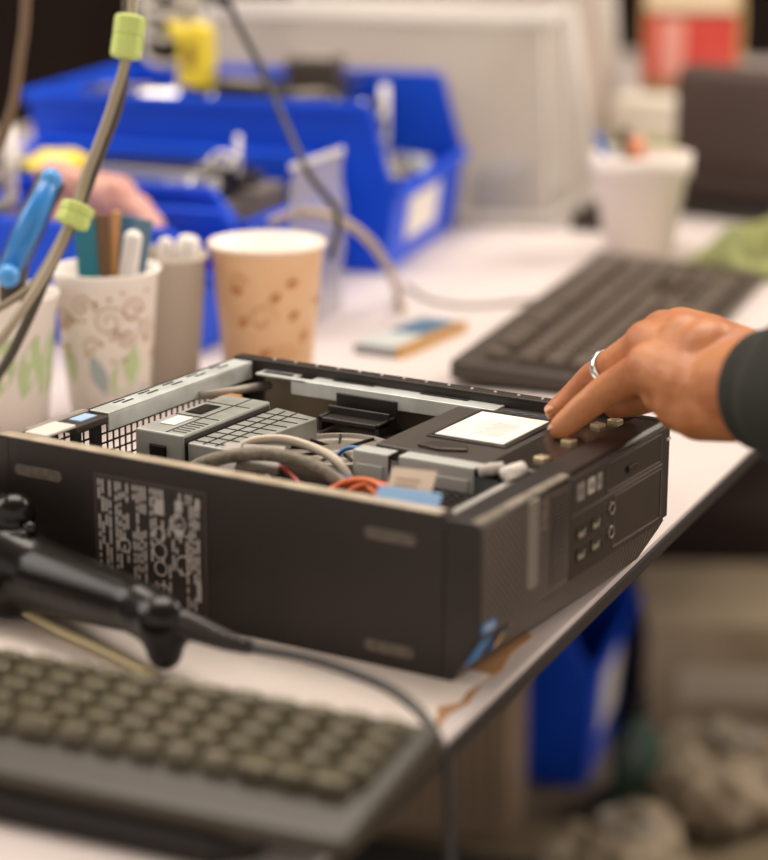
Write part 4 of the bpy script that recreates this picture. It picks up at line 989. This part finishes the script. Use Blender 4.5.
# ---------------------------------------------------------------- below the bench
fb_ = bin_('blue storage bin with white label card standing on the floor under the bench', (0, 0), 0, .32, .30, .27, .165, .07)
fb_.location = (-.585, 1.405, 0); fb_.rotation_euler = (0, 0, D2R(15))
cbx = thing('cardboard_box', 'brown ribbed cardboard box on the floor left of the blue floor bin', 'box', (-.70, 1.27, 0), D2R(15))
MB().box(-.17, .075, -.08, .02, 0, .20).build('box_wall', mat('grey_brown_card', '9c8670', .85, 0, '7f6b56', 6), cbx, .003)
s = MB()
for i in range(12): s.box(-.13+i*.0165, -.122+i*.0165, -.0815, -.08, .01, .19)
s.build('ribs', mat('ribbed_card', '77644f', .85), cbx)
rg = thing('floor_mat', 'black mat lying on the floor before the ribbed cardboard box', 'mat', (-.62, .98, 0), D2R(10))
MB().box(-.25, .16, -.25, .17, 0, .010).build('mat_body', mat('black_mat', '17110f', .9), rg, .003)
def bagm(label, loc, sc_, m, seed, name='plastic_sack', cat='bag'):
    random.seed(seed); o = thing(name, label, cat, loc); s = MB()
    for k in range(6): s.ball((random.uniform(-.5, .5)*sc_, random.uniform(-.5, .5)*sc_, sc_*random.uniform(.25, .38)), sc_*random.uniform(.35, .5), 2, (1.1, 1.1, .62))
    s.cap((0, 0, sc_*.45), (sc_*.1, 0, sc_*.72), sc_*.25, sc_*.10)
    q = s.build('sack', m, o, 0, True); r_ = q.modifiers.new('m', 'REMESH'); r_.mode = 'VOXEL'; r_.voxel_size = sc_*.07; r_.use_smooth_shade = True
    d = q.modifiers.new('d', 'DISPLACE'); d.texture = tx; d.strength = .05; d.texture_coords = 'LOCAL'
    MB().tube([(sc_*.1+.03*math.cos(a*PI/4), .03*math.sin(a*PI/4), sc_*.72) for a in range(9)], .006, 6).build('tie', GREYP, o, 0, True)
    random.seed(7); return o
SK = mat('beige_sack', 'b3a48c', .7, 0, '94846e', 7, .8, 30)
bagm('beige plastic sack on the floor right of the blue floor bin', ((-0.4257, 1.4458, -0.7500)[0], (-0.4257, 1.4458, -0.7500)[1], 0), .14, SK, 20)
bagm('small beige sack nearest the bottom edge of the view', ((-0.4597, 1.2023, -0.7500)[0], (-0.4597, 1.2023, -0.7500)[1], 0), .10, SK, 22)
carton('beige carton standing upright on the floor beyond the sacks', ((-0.5669, 1.7619, -0.7500)[0], (-0.5669, 1.7619, -0.7500)[1], 0), .22, .26, .16, mat('sand_carton', 'b9a88e', .85, 0, 'a08f77', 5), .5, band=mat('sand_band', 'd2c7b4', .8))
carton('dark brown carton on the floor far behind under the hand', ((-0.7619, 2.1271, -0.7500)[0], (-0.7619, 2.1271, -0.7500)[1], 0), .40, .45, .22, mat('umber_carton', '40302a', .85, 0, '382a24', 5), .2)
gb = thing('green_bottle', 'small dark green bottle standing among the sacks', 'bottle', ((-0.5148, 1.3818, -0.7500)[0], (-0.5148, 1.3818, -0.7500)[1], 0))
MB().lathe([(0, 0), (.03, 0), (.032, .01), (.032, .09), (.012, .12), (.012, .14), (0, .14)], n=24).build('glass', mat('bottle_green', '2f4a3c', .3), gb, 0, True)
MB().lathe([(.013, .13), (.014, .13), (.014, .15), (0, .15)], n=20).build('cap', BLACKP, gb, 0, True)
carton('grey beige carton sticking out of the blue floor bin', (-.755, 1.50, .008), .12, .16, .25, mat('beige_carton', 'b3a48f', .8), D2R(15))
# maroon chair at the right edge, further back
ch = thing('chair', 'dark maroon chair at the right edge beside the bench', 'chair', (.13, .98, 0), D2R(8))
mar = mat('maroon_fabric', '33171a', .85)
MB().box(-.20, .22, -.22, .22, .42, .49).build('seat', mar, ch, .02, seg=3)
MB().box(-.20, .22, .19, .24, .52, .74).build('backrest', mar, ch, .02, seg=3)
for (x, y) in ((-.19, -.2), (.19, -.2), (-.19, .2), (.19, .2)): MB().box(x-.02, x+.02, y-.02, y+.02, 0, .42).build('leg', mar, ch, .004)
for x in (-.12, .14): MB().box(x-.012, x+.012, .21, .235, .48, .54).build('back_support', mar, ch)

# ---------------------------------------------------------------- shared groups of repeats
GROUPS = {'memory_stick': 'memory sticks in the patterned cup', 'metal_bracket': 'metal brackets in the blue bins', 'power_adapter': 'power adapters in the blue bins', 'carton': 'cartons', 'plastic_sack': 'beige sacks on the floor', 'storage_bin': 'blue storage bins', 'keyboard': 'keyboards on the bench', 'clear_box': 'translucent boxes at the back of the bench', 'pen': 'pens and markers in the cups', 'paper_cup': 'patterned paper cups', 'cable': 'loose cables above the bench', 'cable_coil': 'cable coils in the blue bins'}
for o in bpy.data.objects:
    k = o.name.split('.')[0]
    if o.parent is None and k in GROUPS and 'label' in o: o['group'] = GROUPS[k]
